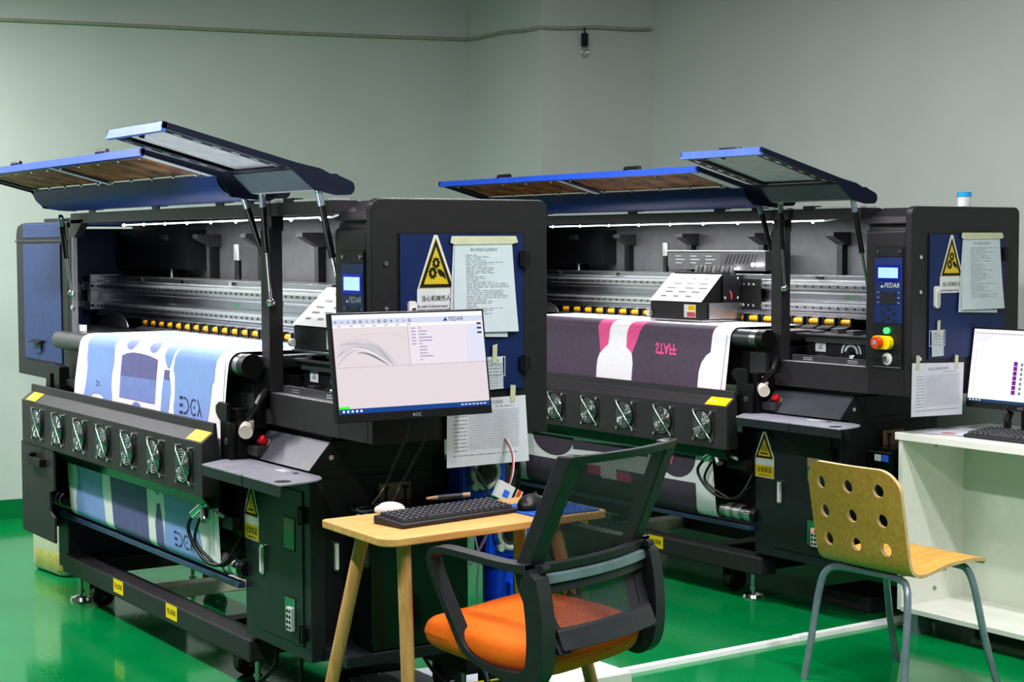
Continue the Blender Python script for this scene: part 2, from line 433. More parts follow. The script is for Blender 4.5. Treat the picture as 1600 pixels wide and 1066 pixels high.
    f.prism([(0, 1.44), (.01, 1.455), (.01, 1.50), (.05, 1.50), (.05, 1.44)], 'x', -.705, -.648, 'frame')
    f.prism([(-.705, .9), (-.705, 1.02), (-.695, .852), (-.69, .852)], 'y', 0, .03, 'frame')
    f.box(-.646, -.215, .002, .03, .946, .9495, 'rail').box(-.62, -.215, .03, .045, .945, .972, 'inner')
    for x in (-.56, -.33):
        for k in range(2): f.box(x, x + .05, .0285, .03, .955 + k * .007, .958 + k * .007, 'rail')
    B(f, 'station_frame', .002)
    # ---- left housing
    t = [(-3.17, .852), (-2.5, .852), (-2.5, 1.492), (-3.09, 1.492), (-3.15, 1.48), (-3.17, 1.45)]
    lh = MB(); lh.prism(t, 'y', -.001, .02, 'dark2'); lh.box(-3.17, -3.15, .02, .578, .852, 1.45, 'dark2').box(-3.15, -2.5, .55, .578, .852, 1.49, 'dark2').box(-3.15, -2.5, .02, .55, .852, .88, 'dark2')
    lh.prism([(0, 1.47), (.03, 1.495), (.578, 1.495), (.578, 1.48), (.03, 1.48)], 'x', -3.15, -2.5, 'bluegrey')
    lh.box(-3.14, -3.12, .03, .55, .9, 1.47, 'navyin')
    left = B(lh, 'left_housing', .004)
    q = MB().box(-3.06, -2.58, -.006, -.001, .925, 1.405, 'bluegrey').box(-3.06, -2.58, -.004, -.001, .918, .925, 'hole'); B(q, 'cover_panel', .002, par=left, label='blue grey cover panel')
    q = MB().box(-3.06, -2.53, -.006, -.001, 1.43, 1.488, 'bluegrey').box(-3.165, -2.51, -.009, -.001, 1.413, 1.42, 'inner'); B(q, 'top_cap', .003, par=left)
    q = MB().prism([(-.006, 1.01), (-.03, 1.003), (-.03, .997), (-.006, .995)], 'x', -2.93, -2.80, 'black').box(-2.9, -2.83, -.012, -.006, .955, .99, 'bluegrey'); B(q, 'panel_latch', par=left)
    q = MB().box(-2.79, -2.75, .05, .09, 1.495, 1.505, 'black'); B(q, 'cap_screw', par=left)
    # ---- posts, roof, rear panel
    q = MB().box(-2.5, -2.47, 0, .03, .852, 1.47, 'dark2').box(-2.47, -2.425, 0, .012, .9, 1.47, 'post').prism([(-2.47, 1.43), (-2.42, 1.43), (-2.33, 1.485), (-2.30, 1.50), (-2.47, 1.50)], 'y', .0, .03, 'dark2')
    for z in (1.215, 1.155): q.cyl((-2.447, 0, z), (-2.447, -.008, z), .01, 'chrome')
    B(q, 'left_post', .002)
    q = MB().box(-3.1, -.03, .1, .577, 1.498, 1.512, 'dark2').prism([(.0, 1.485), (.0, 1.523), (.07, 1.523), (.1, 1.512), (.1, 1.495), (.05, 1.485)], 'x', -2.46, -.215, 'dark').box(-2.46, -.215, -.003, .05, 1.5235, 1.53, 'rail')
    for x in (-2.2, -1.55, -1.0, -.78, -.5): q.box(x - .03, x + .03, -.006, .03, 1.523, 1.535, 'black')
    B(q, 'top_rail')
    q = MB().box(-3.12, -.03, .5, .52, .95, 1.5, 'backpanel')
    for x in (-2.55, -2.2, -1.75, -1.28, -.82): q.box(x, x + .03, .47, .5, 1.06, 1.44, 'dark2').prism([(.5, 1.44), (.40, 1.44), (.40, 1.425), (.47, 1.39), (.5, 1.39)], 'x', x, x + .05, 'inner')
    q.box(-3.1, -2.3, .42, .5, 1.3, 1.46, 'dark2').cyl((-1.86, .44, 1.1), (-1.86, .44, 1.4), .013, 'black').cyl((-1.86, .44, 1.34), (-1.86, .44, 1.4), .016, 'rail').cyl((-2.52, .44, 1.1), (-2.52, .44, 1.38), .006, 'rail')
    B(q, 'rear_panel')
    # led tube with clips
    q = MB().cyl((-2.43, .2, 1.478), (-.62, .2, 1.483), .0025, 'led', n=10)
    for i in range(9): q.ball((-2.40 + i * .215, .195, 1.478), .0052, 'ledspot', n=8, k=6)
    q.tube([(-.62, .2, 1.483), (-.5, .19, 1.497), (-.3, .16, 1.495), (-.22, .15, 1.49)], .004, 'rail')
    B(q, 'led_tube', label='glowing white LED tube')
    # ---- bed, roller, body plates
    q = MB().box(-2.42, -.69, -.04, .5, 1.02, 1.058, 'alu').box(-3.1, -2.42, .03, .5, 1.02, 1.058, 'alu').box(-.69, -.22, .045, .5, .9, .93, 'dark2').box(-2.49, -.69, -.028, .3, .84, .995, 'dark').box(-2.49, -.66, .3, .5, .84, 1.02, 'dark2')
    q.box(-.79, -.70, -.032, -.028, .87, .975, 'inner')
    B(q, 'print_bed', .002)
    q = MB().cyl((-2.46, -.05, 1.03), (-.72, -.05, 1.03), .035, 'rollersteel', n=28).cyl((-.74, -.05, 1.03), (-.705, -.05, 1.03), .0352, 'alu', n=28).cyl((-.705, -.05, 1.03), (-.665, -.05, 1.03), .037, 'black', n=28)
    B(q, 'front_roller')
    # glass cover and lever at the left end of the bed
    q = MB().prism(disc_pts(-2.50, 1.075, .16, .055, 0, PI), 'y', .18, .185, 'alu').box(-2.62, -2.44, .02, .05, 1.06, 1.085, 'white').cyl((-2.66, .03, 1.04), (-2.66, .03, 1.10), .03, 'alu')
    B(q, 'bed_end_cover')
    # ---- gantry
    g = [(.3, 1.105), (.3, 1.12), (.305, 1.125), (.305, 1.165), (.312, 1.17), (.312, 1.195), (.305, 1.2), (.305, 1.245), (.3, 1.25), (.3, 1.268), (.46, 1.268), (.46, 1.105)]
    q = MB().prism(g, 'x', -3.02, -.2, 'alu').box(-3.0, -.2, .29, .3, 1.1, 1.112, 'alu')
    gan = B(q, 'gantry_beam', .001)
    for z in (1.224, 1.140):
        q = MB().box(-3.0, -.2, .288, .306, z - .014, z + .014, 'rail').box(-3.0, -.2, .284, .289, z - .006, z + .006, 'alu')
        for i in range(62): q.cyl((-2.97 + i * .045, .284, z), (-2.97 + i * .045, .282, z), .0045, 'hole', n=8)
        B(q, 'guide_rail', par=gan)
    q = MB()
    for x in (-2.5, -2.05, -1.6, -.75, -.45): q.box(x - .012, x + .012, .292, .3, 1.252, 1.265, 'chrome').box(x + .015, x + .025, .292, .3, 1.254, 1.263, 'hole')
    q.text('FEDAR', lambda u, w: (-.62 + u, .3105, 1.175 + w), .02, M['greenfilm']); q.text('FEDAR', lambda u, w: (-1.62 + u, .3105, 1.175 + w), .02, M['greenfilm'])
    q.box(-.3, -.26, .298, .2999, 1.253, 1.266, 'yellow')
    B(q, 'gantry_fitting', par=gan)
    q = MB().box(-3.06, -3.02, .27, .4, 1.12, 1.275, 'alu')
    for z in (1.225, 1.14): q.box(-3.1, -3.0, .26, .3, z - .018, z + .018, 'chrome').cyl((-3.12, .27, z), (-3.0, .27, z), .008, 'chrome')
    q.box(-3.13, -3.115, .25, .29, 1.13, 1.235, 'chrome')
    B(q, 'beam_bracket', .002, par=gan)
    # pinch rollers
    first = None
    for i in range(22):
        if first is None:
            q = MB().cyl((-.026, 0, 0), (.026, 0, 0), .012, 'yellowroll', n=12).cyl((-.03, 0, 0), (.03, 0, 0), .006, 'black', n=8).box(-.036, -.028, -.014, .03, -.016, .018, 'black').box(.028, .036, -.014, .03, -.016, .018, 'black').box(-.03, .03, .012, .04, -.004, .02, 'black')
            q.prism([(-.016, -.012), (-.05, -.022), (-.05, -.026), (.02, -.026), (.02, -.012)], 'x', -.034, .034, 'inner')
            first = q.build('pinch_roller', root); o = first
        else:
            o = first.copy(); C.objects.link(o); o.parent = root
        o.location = (-2.41 + i * .0868, .292, 1.086)
    # ---- carriage
    x0 = x_car; w = .338; x1 = x0 + w
    q = MB().box(x0, x1, .075, .3, 1.08, 1.152, 'dark2').prism([(.075, 1.152), (.19, 1.262), (.285, 1.262), (.285, 1.152)], 'x', x0 + .004, x1 - .02, 'black')
    q.box(x0 - .005, x1 + .005, .07, .295, 1.073, 1.081, 'alu').box(x1, x1 + .012, .1, .31, 1.085, 1.15, 'alu').box(x1 - .02, x1 - .005, .19, .3, 1.152, 1.265, 'dark2')
    q.box(x0 + .01, x1 - .03, .2, .285, 1.262, 1.275, 'black')
    for i in range(9): q.cyl((x0 + .08 + i * .028, .26, 1.262), (x0 + .08 + i * .028, .27, 1.30), .009, 'keyblack' if i % 2 else 'inner', n=10)
    for z in (1.225, 1.14):
        for k in range(3): q.cyl((x1 + .02 + k * .03, .282, z), (x1 + .02 + k * .03, .278, z), .006, 'chrome', n=8)
    q.box(x1, x1 + .12, .283, .29, 1.12, 1.25, 'black')
    for p in ((x1 - .005, .2, 1.17), (x1 - .005, .27, 1.17), (x1 - .005, .27, 1.25)): q.ball(p, .007, 'chrome', n=8, k=6)
    q.cyl((x0 + .01, .07, 1.1), (x0 - .012, .07, 1.1), .012, 'white')
    for k in range(3): q.tube(spline([(x1 - .03, .22 + k * .015, 1.21), (x1 + .0, .23, 1.19 - k * .01), (x1 - .02, .25, 1.16)], 4), .004, 'redwire', n=6)
    car = B(q, 'print_carriage', .002)
    n = Vector((0, -.11, .115)).normalized()
    def cf(u, t, o=.003):
        p = Vector((0, .072, 1.153)).lerp(Vector((0, .19, 1.265)), t) + n * o
        return (u, p.y, p.z)
    q = MB(); q.flat([[(x0 - .002, 0), (x1 - .005, 0), (x1 - .012, 1), (x0 + .005, 1)]], cf, 'carwhite')
    q.add([cf(x0 - .002, 0, .0), cf(x0 + .005, 1, 0), cf(x0 + .005, 1), cf(x0 - .002, 0)], [(0, 1, 2, 3)], 'carwhite')
    for r, (t, ws, xs) in enumerate(((.8, .032, (.09, .165, .24)), (.62, .055, (.07, .15, .235)), (.46, .055, (.05, .165, .25)), (.32, .05, (.055, .14, .225)), (.16, .034, (.05, .13, .21)))):
        for x in xs: q.flat([[(x0 + x, t), (x0 + x + ws, t), (x0 + x + ws, t + .05), (x0 + x, t + .05)]], lambda u, t_: cf(u, t_, .0036), 'hole')
    B(q, 'carriage_cover', par=car, label='white slotted slanting cover', normals=False)
    q = MB(); sx = x0 + .22
    q.flat([[(sx, 1.09), (sx + .075, 1.09), (sx + .075, 1.144), (sx, 1.144)]], F0(.0735), 'signwhite')
    q.flat([[(sx + .025, 1.12), (sx + .072, 1.12), (sx + .072, 1.141), (sx + .025, 1.141)]], F0(.073), 'yellow'); q.flat([[(sx + .02, 1.093), (sx + .072, 1.093), (sx + .072, 1.112), (sx + .02, 1.112)]], F0(.073), 'redpanel')
    for k in range(3): q.box(sx + .03, sx + .065, .0722, .073, 1.124 + k * .005, 1.1255 + k * .005, 'ink')
    B(q, 'carriage_label', par=car, normals=False)
    ch = MB().prism([(1.283, x0 - .21), (1.362, x0 - .22), (1.362, x0 + .42), (1.283, x0 + .42)][::-1] and [(x0 - .215, 1.295), (x0 - .20, 1.283), (x0 + .14, 1.283), (x0 + .14, 1.362), (x0 - .215, 1.362)], 'y', .35, .45, 'inner')
    ch.prism([(x0 + .14, 1.3), (x0 + .16, 1.28), (x0 + .42, 1.28), (x0 + .42, 1.362), (x0 + .14, 1.362)], 'y', .345, .45, 'frame').box(x0 - .216, x0 + .42, .343, .45, 1.362, 1.366, 'rail')
    for i in range(9): ch.prism([(x0 + .17 + i * .022, 1.31), (x0 + .176 + i * .022, 1.31), (x0 + .196 + i * .022, 1.35), (x0 + .19 + i * .022, 1.35)], 'y', .343, .345, 'hole')
    for i in range(3):
        for k in range(3): ch.box(x0 - .16 + i * .1, x0 - .12 + i * .1 + (k % 2) * .02, .3485, .35, 1.31 + k * .015, 1.3125 + k * .015, 'keymark')
    for x in (x0 + .24, x0 + .36, x0 + .39): ch.ball((x, .33, 1.29 if x < x0 + .3 else 1.307), .008, 'ledspot' if v == 2 else 'chrome', n=10, k=6)
    B(ch, 'ink_box', .002, par=car)
    # ---- capping station inside the opening
    q = MB().box(-.6, -.235, .09, .3, .93, 1.045, 'dark2').box(-.64, -.225, .07, .3, 1.045, 1.052, 'inner').box(-.6, -.235, .08, .09, 1.02, 1.045, 'inner').box(-.64, -.23, .045, .09, .93, .945, 'black')
    for i in range(6): q.box(-.6 + i * .065, -.565 + i * .065, .1 + (i % 3) * .05, .15 + (i % 3) * .05, 1.052, 1.062 + (i % 2) * .008, 'alu')
    for i in range(5): q.box(-.62 + i * .085, -.58 + i * .085, .072, .12, .945, .965 + .01 * (i % 2), 'inner' if i % 2 else 'black')
    q.flat([[(-.37 + r * math.cos(a), .985 + r * math.sin(a)) for r, a in [(.052, i * PI / 12) for i in range(13)] + [(.043, PI - i * PI / 12) for i in range(13)]]], F0(.089), M['arc'])
    q.flat([[(-.37 + r * math.cos(a), .985 + r * math.sin(a)) for r, a in [(.036, i * PI / 12) for i in range(13)] + [(.026, PI - i * PI / 12) for i in range(13)]]], F0(.089), M['arc'])
    q.cyl((-.37, .085, .975), (-.37, .06, .975), .02, 'black').box(-.40, -.32, .05, .07, .95, .975, 'black').cyl((-.33, .05, .97), (-.31, .05, .97), .014, 'chrome')
    q.flat([[(-.555, .985), (-.5, .985), (-.5, 1.025), (-.555, 1.025)]], F0(.0885), 'signwhite'); q.flat([[(-.55, 1.021), (-.505, 1.021), (-.505, 1.025), (-.55, 1.025)]], F0(.088), 'yellow'); q.flat([[(-.54, .995), (-.515, .995), (-.527, 1.017)]], F0(.088), 'print')
    B(q, 'capping_station', .001)
    # ---- fan cover
    Yf, Yr = -.18, -.14; z0 = .617 + dzf; z1 = .783 + dzf; z2 = .842 + dzf
    q = MB().prism([(Yf, z0), (Yf, z1), (-.142, z1 + .03), (Yr, z2), (-.13, z2), (-.125, z1), (-.12, z0)], 'x', -2.55, -.757, 'frame')
    q.prism([(Yf + .012, z0), (Yf + .045, z0 - .045), (-.1, z0 - .045), (-.1, z0)], 'x', -2.36, -.80, M['gloss'])
    q.box(-2.36, -2.30, -.176, -.12, z0 - .045, z0, 'dark2')
    fc = B(q, 'fan_cover', .002)
    first = None
    for i in range(7):
        if first is None:
            q = MB(); q.cyl((0, .001, 0), (0, -.002, 0), .053, 'hole', n=32)
            for k in range(7):
                a = 2 * PI * k / 7
                p = lambda r, t, y: (r * math.cos(a + t), y, r * math.sin(a + t))
                q.add([p(.014, 0, -.003), p(.05, -.1, -.003), p(.05, .55, -.006), p(.014, .7, -.006)], [(0, 1, 2, 3)], M['blade'])
            q.cyl((0, -.002, 0), (0, -.007, 0), .016, M['blade'])
            for k in range(6): q.tor((0, -.010, 0), (0, 1, 0), .010 + k * .0082, .0013, 'chrome', n=30, k=5)
            for sx in (-1, 1):
                for sz in (-1, 1):
                    q.tube([(0, -.012, 0), (sx * .044, -.012, sz * .044), (sx * .052, -.006, sz * .055)], .0019, 'chrome', n=6)
                    q.cyl((sx * .052, 0, sz * .056), (sx * .052, -.010, sz * .056), .0055, 'chrome', n=10)
            q.box(.062, .0645, -.0015, 0, -.05, .05, 'hole')  # dark strip painting the shadow in the gap at the frame edge
            first = q.build('cooling_fan', fc, normals=False); o = first
        else:
            o = first.copy(); C.objects.link(o); o.parent = fc
        o.location = (-2.345 + i * .2425, Yf - .001, .703 + dzf)
    for xa in (-2.50, -.885):
        d_ = Vector((0, .04, .03)).normalized(); nn = Vector((0, -.6, .8)) * .002
        def lf(u, t): 
            p = Vector((u, Yf + .002, z1 + .002)) + d_ * t + nn; return tuple(p)
        q = MB(); q.flat([[(xa, 0), (xa + .12, 0), (xa + .12, .045), (xa, .045)]], lf, 'yellow')
        q.flat([[(xa + .0, .018), (xa + .045, .022), (xa + .05, .026), (xa, .022)]], lambda u, t: tuple(Vector(lf(u, t)) + nn * .5), 'tape')
        q.build('caution_label', fc, normals=False)
    # ---- lower left plate, legs, base
    q = MB().prism([(-2.585, .274), (-2.19, .274), (-2.19, .372), (-2.245, .39), (-2.245, .462), (-2.19, .475), (-2.19, .63), (-2.585, .63)], 'y', -.175, -.165, 'frame').box(-2.585, -2.57, -.16, 0, .274, .64, 'dark2').box(-2.585, -2.19, -.16, 0, .62, .66, 'dark2')
    q.box(-2.44, -2.28, -.20, -.175, .555, .585, 'black').box(-2.44, -2.40, -.20, -.175, .585, .60, 'black').prism([(-2.5, .84), (-2.48, .93), (-2.42, .94), (-2.33, .93), (-2.33, .84), (-2.39, .84), (-2.4, .9), (-2.44, .9), (-2.44, .84)], 'y', -.1, -.06, 'black').box(-2.38, -2.12, -.08, -.06, .86, .885, 'dark2')
    B(q, 'lower_left_cover', .002)
    q = MB().box(-2.56, -2.44, -.04, .45, .12, .86, 'navy'); B(q, 'left_leg', .003)
    q = MB().box(-.80, -.735, .02, .45, .12, .86, 'dark2'); B(q, 'right_leg', .003)
    q = MB().box(-2.47, -.70, -.056, .03, .111, .182, 'frame').box(-2.45, -2.3, .03, .52, .115, .175, 'dark2').box(-1.78, -1.70, .03, .5, .115, .165, 'beige').box(-1.1, -1.02, .03, .5, .115, .175, 'dark2')
    B(q, 'base_beam', .006)
    q = MB().box(-2.47, -.2, .42, .52, .111, .19, 'dark2'); B(q, 'rear_beam', .006)
    for xa in (-1.891, -1.381):
        q = MB(); q.flat([[(xa, .130), (xa + .10, .130), (xa + .10, .1805), (xa, .1805)]], F0(-.0575), 'yellow')
        q.text('禁止踩踏', lambda u, w: (xa + .05 + u, -.0582, .148 + w), .021, 'ink', 'CENTER', squash=.9)
        B(q, 'beam_label', label='yellow sticker', normals=False)
    for xx, yy in ((-2.42, .0), (-.83, .03), (-2.42, .47), (-.3, .47)):
        q = MB().cyl((xx, yy, 0), (xx, yy, .012), .045, 'chrome', r1=.04).cyl((xx, yy, .012), (xx, yy, .02), .04, 'chrome', r1=.012).cyl((xx, yy, .02), (xx, yy, .125), .009, 'chrome').cyl((xx, yy, .03), (xx, yy, .042), .016, 'chrome', n=6).cyl((xx, yy, .095), (xx, yy, .107), .016, 'chrome', n=6)
        B(q, 'levelling_foot')
        cx = xx + (.16 if xx < -2 else -.14)
        q = MB().cyl((cx - .02, yy + .03, .045), (cx + .02, yy + .03, .045), .044, 'rubber', n=24).cyl((cx - .024, yy + .03, .045), (cx + .024, yy + .03, .045), .012, 'chrome').box(cx - .03, cx - .024, yy - .01, yy + .06, .04, .11, 'black').box(cx + .024, cx + .03, yy - .01, yy + .06, .04, .11, 'black').box(cx - .05, cx + .05, yy - .03, yy + .08, .102, .114, 'chrome')
        B(q, 'caster')
    # take up roller and bar under it
    zr = zroll
    q = MB().cyl((-2.57, -.05, zr), (-.74, -.05, zr), .029, 'alu', n=24)
    for x in (-2.57, -2.50, -2.45, -.88, -.83): q.cyl((x, -.05, zr), (x + .03, -.05, zr), .032, 'rail', n=24)
    q.cyl((-.77, -.05, zr), (-.735, -.05, zr), .033, 'chrome', n=24).cyl((-.735, -.05, zr), (-.72, -.05, zr), .022, 'black')
    B(q, 'take_up_roller')
    q = MB().box(-2.44, -.735, -.075, -.05, zr - .06, zr - .042, M['barblue']).box(-2.44, -.735, .02, .05, zr - .05, zr + .3, 'black'); B(q, 'guide_bar', .002)
    # ---- drive cabinet, table plate, slanted panel, side body
    q = MB().box(-.735, -.285, -.05, .42, .197, .716, 'cabinet')
    cab = B(q, 'drive_cabinet', .003)
    q = MB().box(-.626, -.331, -.054, -.05, .236, .686, 'cabinet')
    for a in ((-.628, -.625, .234, .688), (-.332, -.329, .234, .688)): q.box(a[0], a[1], -.0515, -.05, a[2], a[3], 'hole')
    q.box(-.628, -.329, -.0515, -.05, .684, .69, 'hole').box(-.628, -.329, -.0515, -.05, .233, .238, 'hole')
    cd = B(q, 'cabinet_door', .001, par=cab)
    q = MB().prism(rounded(-.604, -.577, .408, .498, .008), 'y', -.062, -.054, 'chrome').box(-.596, -.585, -.068, -.062, .415, .49, 'white'); B(q, 'door_handle', par=cd, label='pale handle')
    for z in (.62, .275): q = MB().box(-.347, -.312, -.066, -.05, z - .02, z + .02, 'black').cyl((-.33, -.062, z - .026), (-.33, -.062, z + .026), .007, 'black'); B(q, 'door_hinge', par=cd)
    q = MB().box(-.452, -.378, -.0555, -.054, .505, .605, 'hole').box(-.448, -.379, -.0562, -.0555, .51, .567, M['greenpane']).box(-.448, -.379, -.0562, -.0555, .567, .6, 'brass')
    B(q, 'gauge_window', par=cd)
    q = MB().box(-.452, -.378, -.0555, -.054, .27, .37, 'hole').box(-.447, -.379, -.0562, -.0555, .272, .366, M['greenpane']).box(-.419, -.384, -.066, -.0562, .272, .34, 'signwhite')
    for k in range(4):
        for j in range(2): q.cyl((-.41 + j * .016, -.066, .282 + k * .016), (-.41 + j * .016, -.068, .282 + k * .016), .005, 'redlamp' if (v == 2 and k == 3 and j == 0) else 'keyblack', n=8)
    B(q, 'gauge_window', par=cd)
    # heat sign
    s = MB(); e = -.0515
    s.flat([[(-.692, .675), (-.676, .675), (-.63, .578), (-.63, .497), (-.736, .497), (-.736, .578)]], F0(e), 'signwhite')
    s.flat([[(-.684, .674), (-.632, .57), (-.734, .57)]], F0(e - .0006), 'signyellow'); s.flat([[(-.734, .499), (-.632, .499), (-.632, .545), (-.734, .545)]], F0(e - .0006), 'signyellow')
    s.flat([[(-.684, .668), (-.637, .573), (-.731, .573)], [(-.684, .65), (-.648, .580), (-.72, .580)]], F0(e - .0012), 'ink')
    s.flat([[(-.704, .588), (-.664, .588), (-.664, .593), (-.704, .593)]], F0(e - .0012), 'ink')
    for k in range(3):
        x = -.696 + k * .012
        s.flat([[(x + .003 * math.sin(t * 1.5) - .0012, .597 + t * .0045) for t in range(7)] + [(x + .003 * math.sin(t * 1.5) + .0012, .597 + t * .0045) for t in range(6, -1, -1)]], F0(e - .0012), 'ink')
    s.text('注意高温', lambda u, w: (-.683 + u, e - .0012, .519 + w), .0235, 'ink', 'CENTER', squash=.85)
    s.text('Caution hot', lambda u, w: (-.683 + u, e - .0012, .504 + w), .012, 'ink', 'CENTER')
    B(s, 'heat_sign', label='yellow hot surface warning sign', normals=False)
    # table plate
    pl = [(-.66, -.22), (-.135, -.22), (-.122, -.215), (-.123, -.19), (-.128, -.16), (-.138, -.12), (-.152, -.09), (-.172, -.068), (-.22, -.05), (-.72, -.05), (-.72, -.13)]
    q = MB().prism(pl, 'z', .742, .7465, 'platform').box(-.66, -.122, -.2195, -.215, .712, .742, 'cabinet')
    q.box(-.376, -.374, -.221, -.2195, .712, .747, 'hole').cyl((-.18, -.185, .7465), (-.18, -.185, .747), .024, 'hole').box(-.41, -.35, -.10, -.075, .7465, .748, 'signwhite').box(-.32, -.30, -.09, -.075, .7465, .7475, 'hole')
    B(q, 'table_plate', .001)
    # slanted panel
    q = MB().prism([(-.05, .752), (.02, .832), (.40, .832), (.40, .752)], 'x', -.72, -.287, 'dark2')
    q.add([(-.70, -.0515, .753), (-.288, -.0515, .753), (-.288, .0185, .833), (-.70, .0185, .833)], [(0, 1, 2, 3)], 'slant')
    q.box(-.72, -.30, .03, .40, .832, .853, 'black')
    q.cyl((-.287, .019, .787), (-.284, .019, .787), .008, 'chrome').cyl((-.287, .06, .783), (-.2855, .06, .783), .023, 'hole', n=24)
    sl = B(q, 'slanted_panel', .001)
    q = MB(); nn = Vector((0, -.75, .66)); p = Vector((-.645, -.016, .793))
    q.cyl(p, p + nn * .010, .010, 'black').cyl(p + nn * .010, p + nn * .028, .0145, 'red', n=24).cyl(p + nn * .002, p + nn * .004, .018, 'brass'); B(q, 'stop_button', .002, par=sl, label='red stop button')
    # side body
    q = MB().box(-.69, -.287, -.01, .47, .235, .752, 'dark2').box(-.288, -.2865, -.01, .41, .729, .735, 'hole').box(-.288, -.2865, -.013, -.009, .235, .735, 'hole')
    sb = B(q, 'side_cabinet', .003)
    dd = B(MB().box(-.287, -.284, -.006, .405, .25, .727, 'dark2'), 'side_cabinet_door', .001, par=sb)
    q = MB().prism(rounded(.018, .038, .456, .545, .008), 'x', -.284, -.274, 'chrome').box(-.274, -.269, .024, .032, .463, .538, 'white'); B(q, 'door_handle', par=dd, label='pale handle')
    B(MB().box(-.287, -.14, -.012, .41, .205, .238, 'cabinet'), 'computer_shelf', .003, par=sb)
    q = MB().box(-.284, -.272, .17, .275, .632, .70, 'brass')
    for y in (.19, .255): q.box(-.272, -.270, y - .004, y + .004, .645, .69, 'hole').box(-.272, -.270, y - .011, y + .011, .682, .69, 'hole')
    B(q, 'socket_plate', .001, label='tan plate with two slots')
    # ---- lever, brackets, sensor right of the fabric
    q = MB().tube([(-.66, -.01, .955), (-.64, -.045, .915), (-.685, -.06, .868)], [.016, .014, .012], 'black').prism([(-.725, .845), (-.69, .888), (-.668, .862), (-.68, .835)], 'y', -.06, -.045, 'beige').cyl((-.705, -.05, .848), (-.655, -.08, .832), .022, 'beige', n=24)
    B(q, 'pressure_lever', .001, label='black lever with a beige knob')
    q = MB().prism([(-.80, .905), (-.775, .918), (-.715, .915), (-.715, .86), (-.69, .86), (-.69, .73), (-.765, .72), (-.765, .86), (-.785, .87), (-.80, .885)], 'y', -.115, -.10, 'black').box(-.79, -.70, -.1, -.02, .70, .86, 'black').box(-.74, -.69, -.09, -.03, .72, .90, 'black').cyl((-.72, -.118, .80), (-.72, -.113, .80), .012, 'inner').box(-.77, -.62, -.06, -.02, .76, .79, 'inner')
    B(q, 'arm_bracket', .002)
    q = MB().box(-.80, -.735, -.06, -.0, .5, .7, 'black').cyl((-.86, -.12, .60), (-.93, -.14, .55), .013, 'chrome').cyl((-.88, -.12, .575), (-.85, -.13, .54), .016, 'chrome').box(-.86, -.74, -.09, -.06, .52, .56, 'black').tube([(-.78, -.1, .56), (-.80, -.12, .575), (-.76, -.13, .57)], .006, 'white')
    q.tube(spline([(-.93, -.14, .55), (-.97, -.14, .5), (-.93, -.13, .44), (-.85, -.12, .405), (-.77, -.10, .42), (-.74, -.06, .5)]), .006, 'rubber').tube(spline([(-.9, -.13, .54), (-.94, -.13, .47), (-.87, -.12, .425), (-.79, -.1, .405), (-.745, -.06, .46)]), .005, 'rubber')
    B(q, 'edge_sensor')
    # ---- lids
    def lid(xa, xb, yf, zf, yb, zb, ys, zs, thick, name):
        """open lid: panel from front edge (yf,zf) to bend (yb,zb), slab to (ys,zs), arms to the hinge"""
        dv = Vector((0, yb - yf, zb - zf)).normalized(); up = Vector((0, -dv.z, dv.y))
        return dv, up
    # main lid
    xa, xb = -2.50, -.70
    f_, b_ = Vector((0, -.378, 1.672)), Vector((0, -.14, 1.612))
    dv = (b_ - f_).normalized(); up = Vector((0, -dv.z, dv.y))
    def mp(x, t, o): 
        p = f_.lerp(b_, t) + up * o; return (x, p.y, p.z)
    q = MB()
    frame_o = [(xa, 0), (xb, 0), (xb, 1), (xa, 1)]
    w1 = [(xa + .09, .14), (-1.66, .14), (-1.66, .93), (xa + .09, .93)]; w2 = [(-1.56, .14), (xb - .09, .14), (xb - .09, .93), (-1.56, .93)]
    q.flat([frame_o, w1, w2], lambda x, t: mp(x, t, -.004), 'liddark'); q.flat([frame_o, w1, w2], lambda x, t: mp(x, t, .006), 'blue')
    q.add([mp(xa, 0, -.012), mp(xb, 0, -.012), mp(xb, 0, .012), mp(xa, 0, .012), mp(xa, .04, -.012), mp(xb, .04, -.012), mp(xb, .04, .012), mp(xa, .04, .012)], [(0, 1, 2, 3), (0, 4, 5, 1), (3, 2, 6, 7), (4, 7, 6, 5), (0, 3, 7, 4), (1, 5, 6, 2)], 'blueedge')
    for x in (xa, xb - .012):
        q.prism([(mp(0, 0, 0)[1], mp(0, 0, 0)[2] + .01), (mp(0, 0, -.006)[1], mp(0, 0, -.006)[2]), (mp(0, 1, -.008)[1], mp(0, 1, -.008)[2]), (-.095, 1.543), (.03, 1.532), (.06, 1.545), (.06, 1.575), (.03, 1.60), (mp(0, 1, .01)[1], mp(0, 1, .01)[2])], 'x', x, x + .012, 'liddark')
    q.add([mp(xb - .012, .05, -.006), mp(xb - .07, .05, -.006), mp(xb - .07, 1, -.006), mp(xb - .012, 1, -.006)], [(0, 1, 2, 3)], 'lidin')
    q.add([mp(-1.63, .05, -.006), mp(-1.59, .05, -.006), mp(-1.59, 1, -.006), mp(-1.63, 1, -.006)], [(0, 1, 2, 3)], 'lidin')
    arc = []
    for k in range(9):
        t = k / 8; p = Vector((0, -.14, 1.612)) * (1 - t) ** 2 + Vector((0, -.14, 1.535)) * 2 * t * (1 - t) + Vector((0, .0, 1.533)) * t * t
        arc.append((p.y, p.z))
    n_ = len(arc); q.add([(xa + .012, y, z) for y, z in arc] + [(xb - .012, y, z) for y, z in arc], [(i, i + 1, n_ + i + 1, n_ + i) for i in range(n_ - 1)], 'blue', True)
    q.add([(xb - .16, -.142, 1.61), (xb - .012, -.142, 1.61), (xb - .012, -.1, 1.55), (xb - .10, -.1, 1.55)], [(0, 1, 2, 3)], 'lidslab')
    ml = B(q, 'main_lid', normals=False, label='raised blue lid with two brown windows')
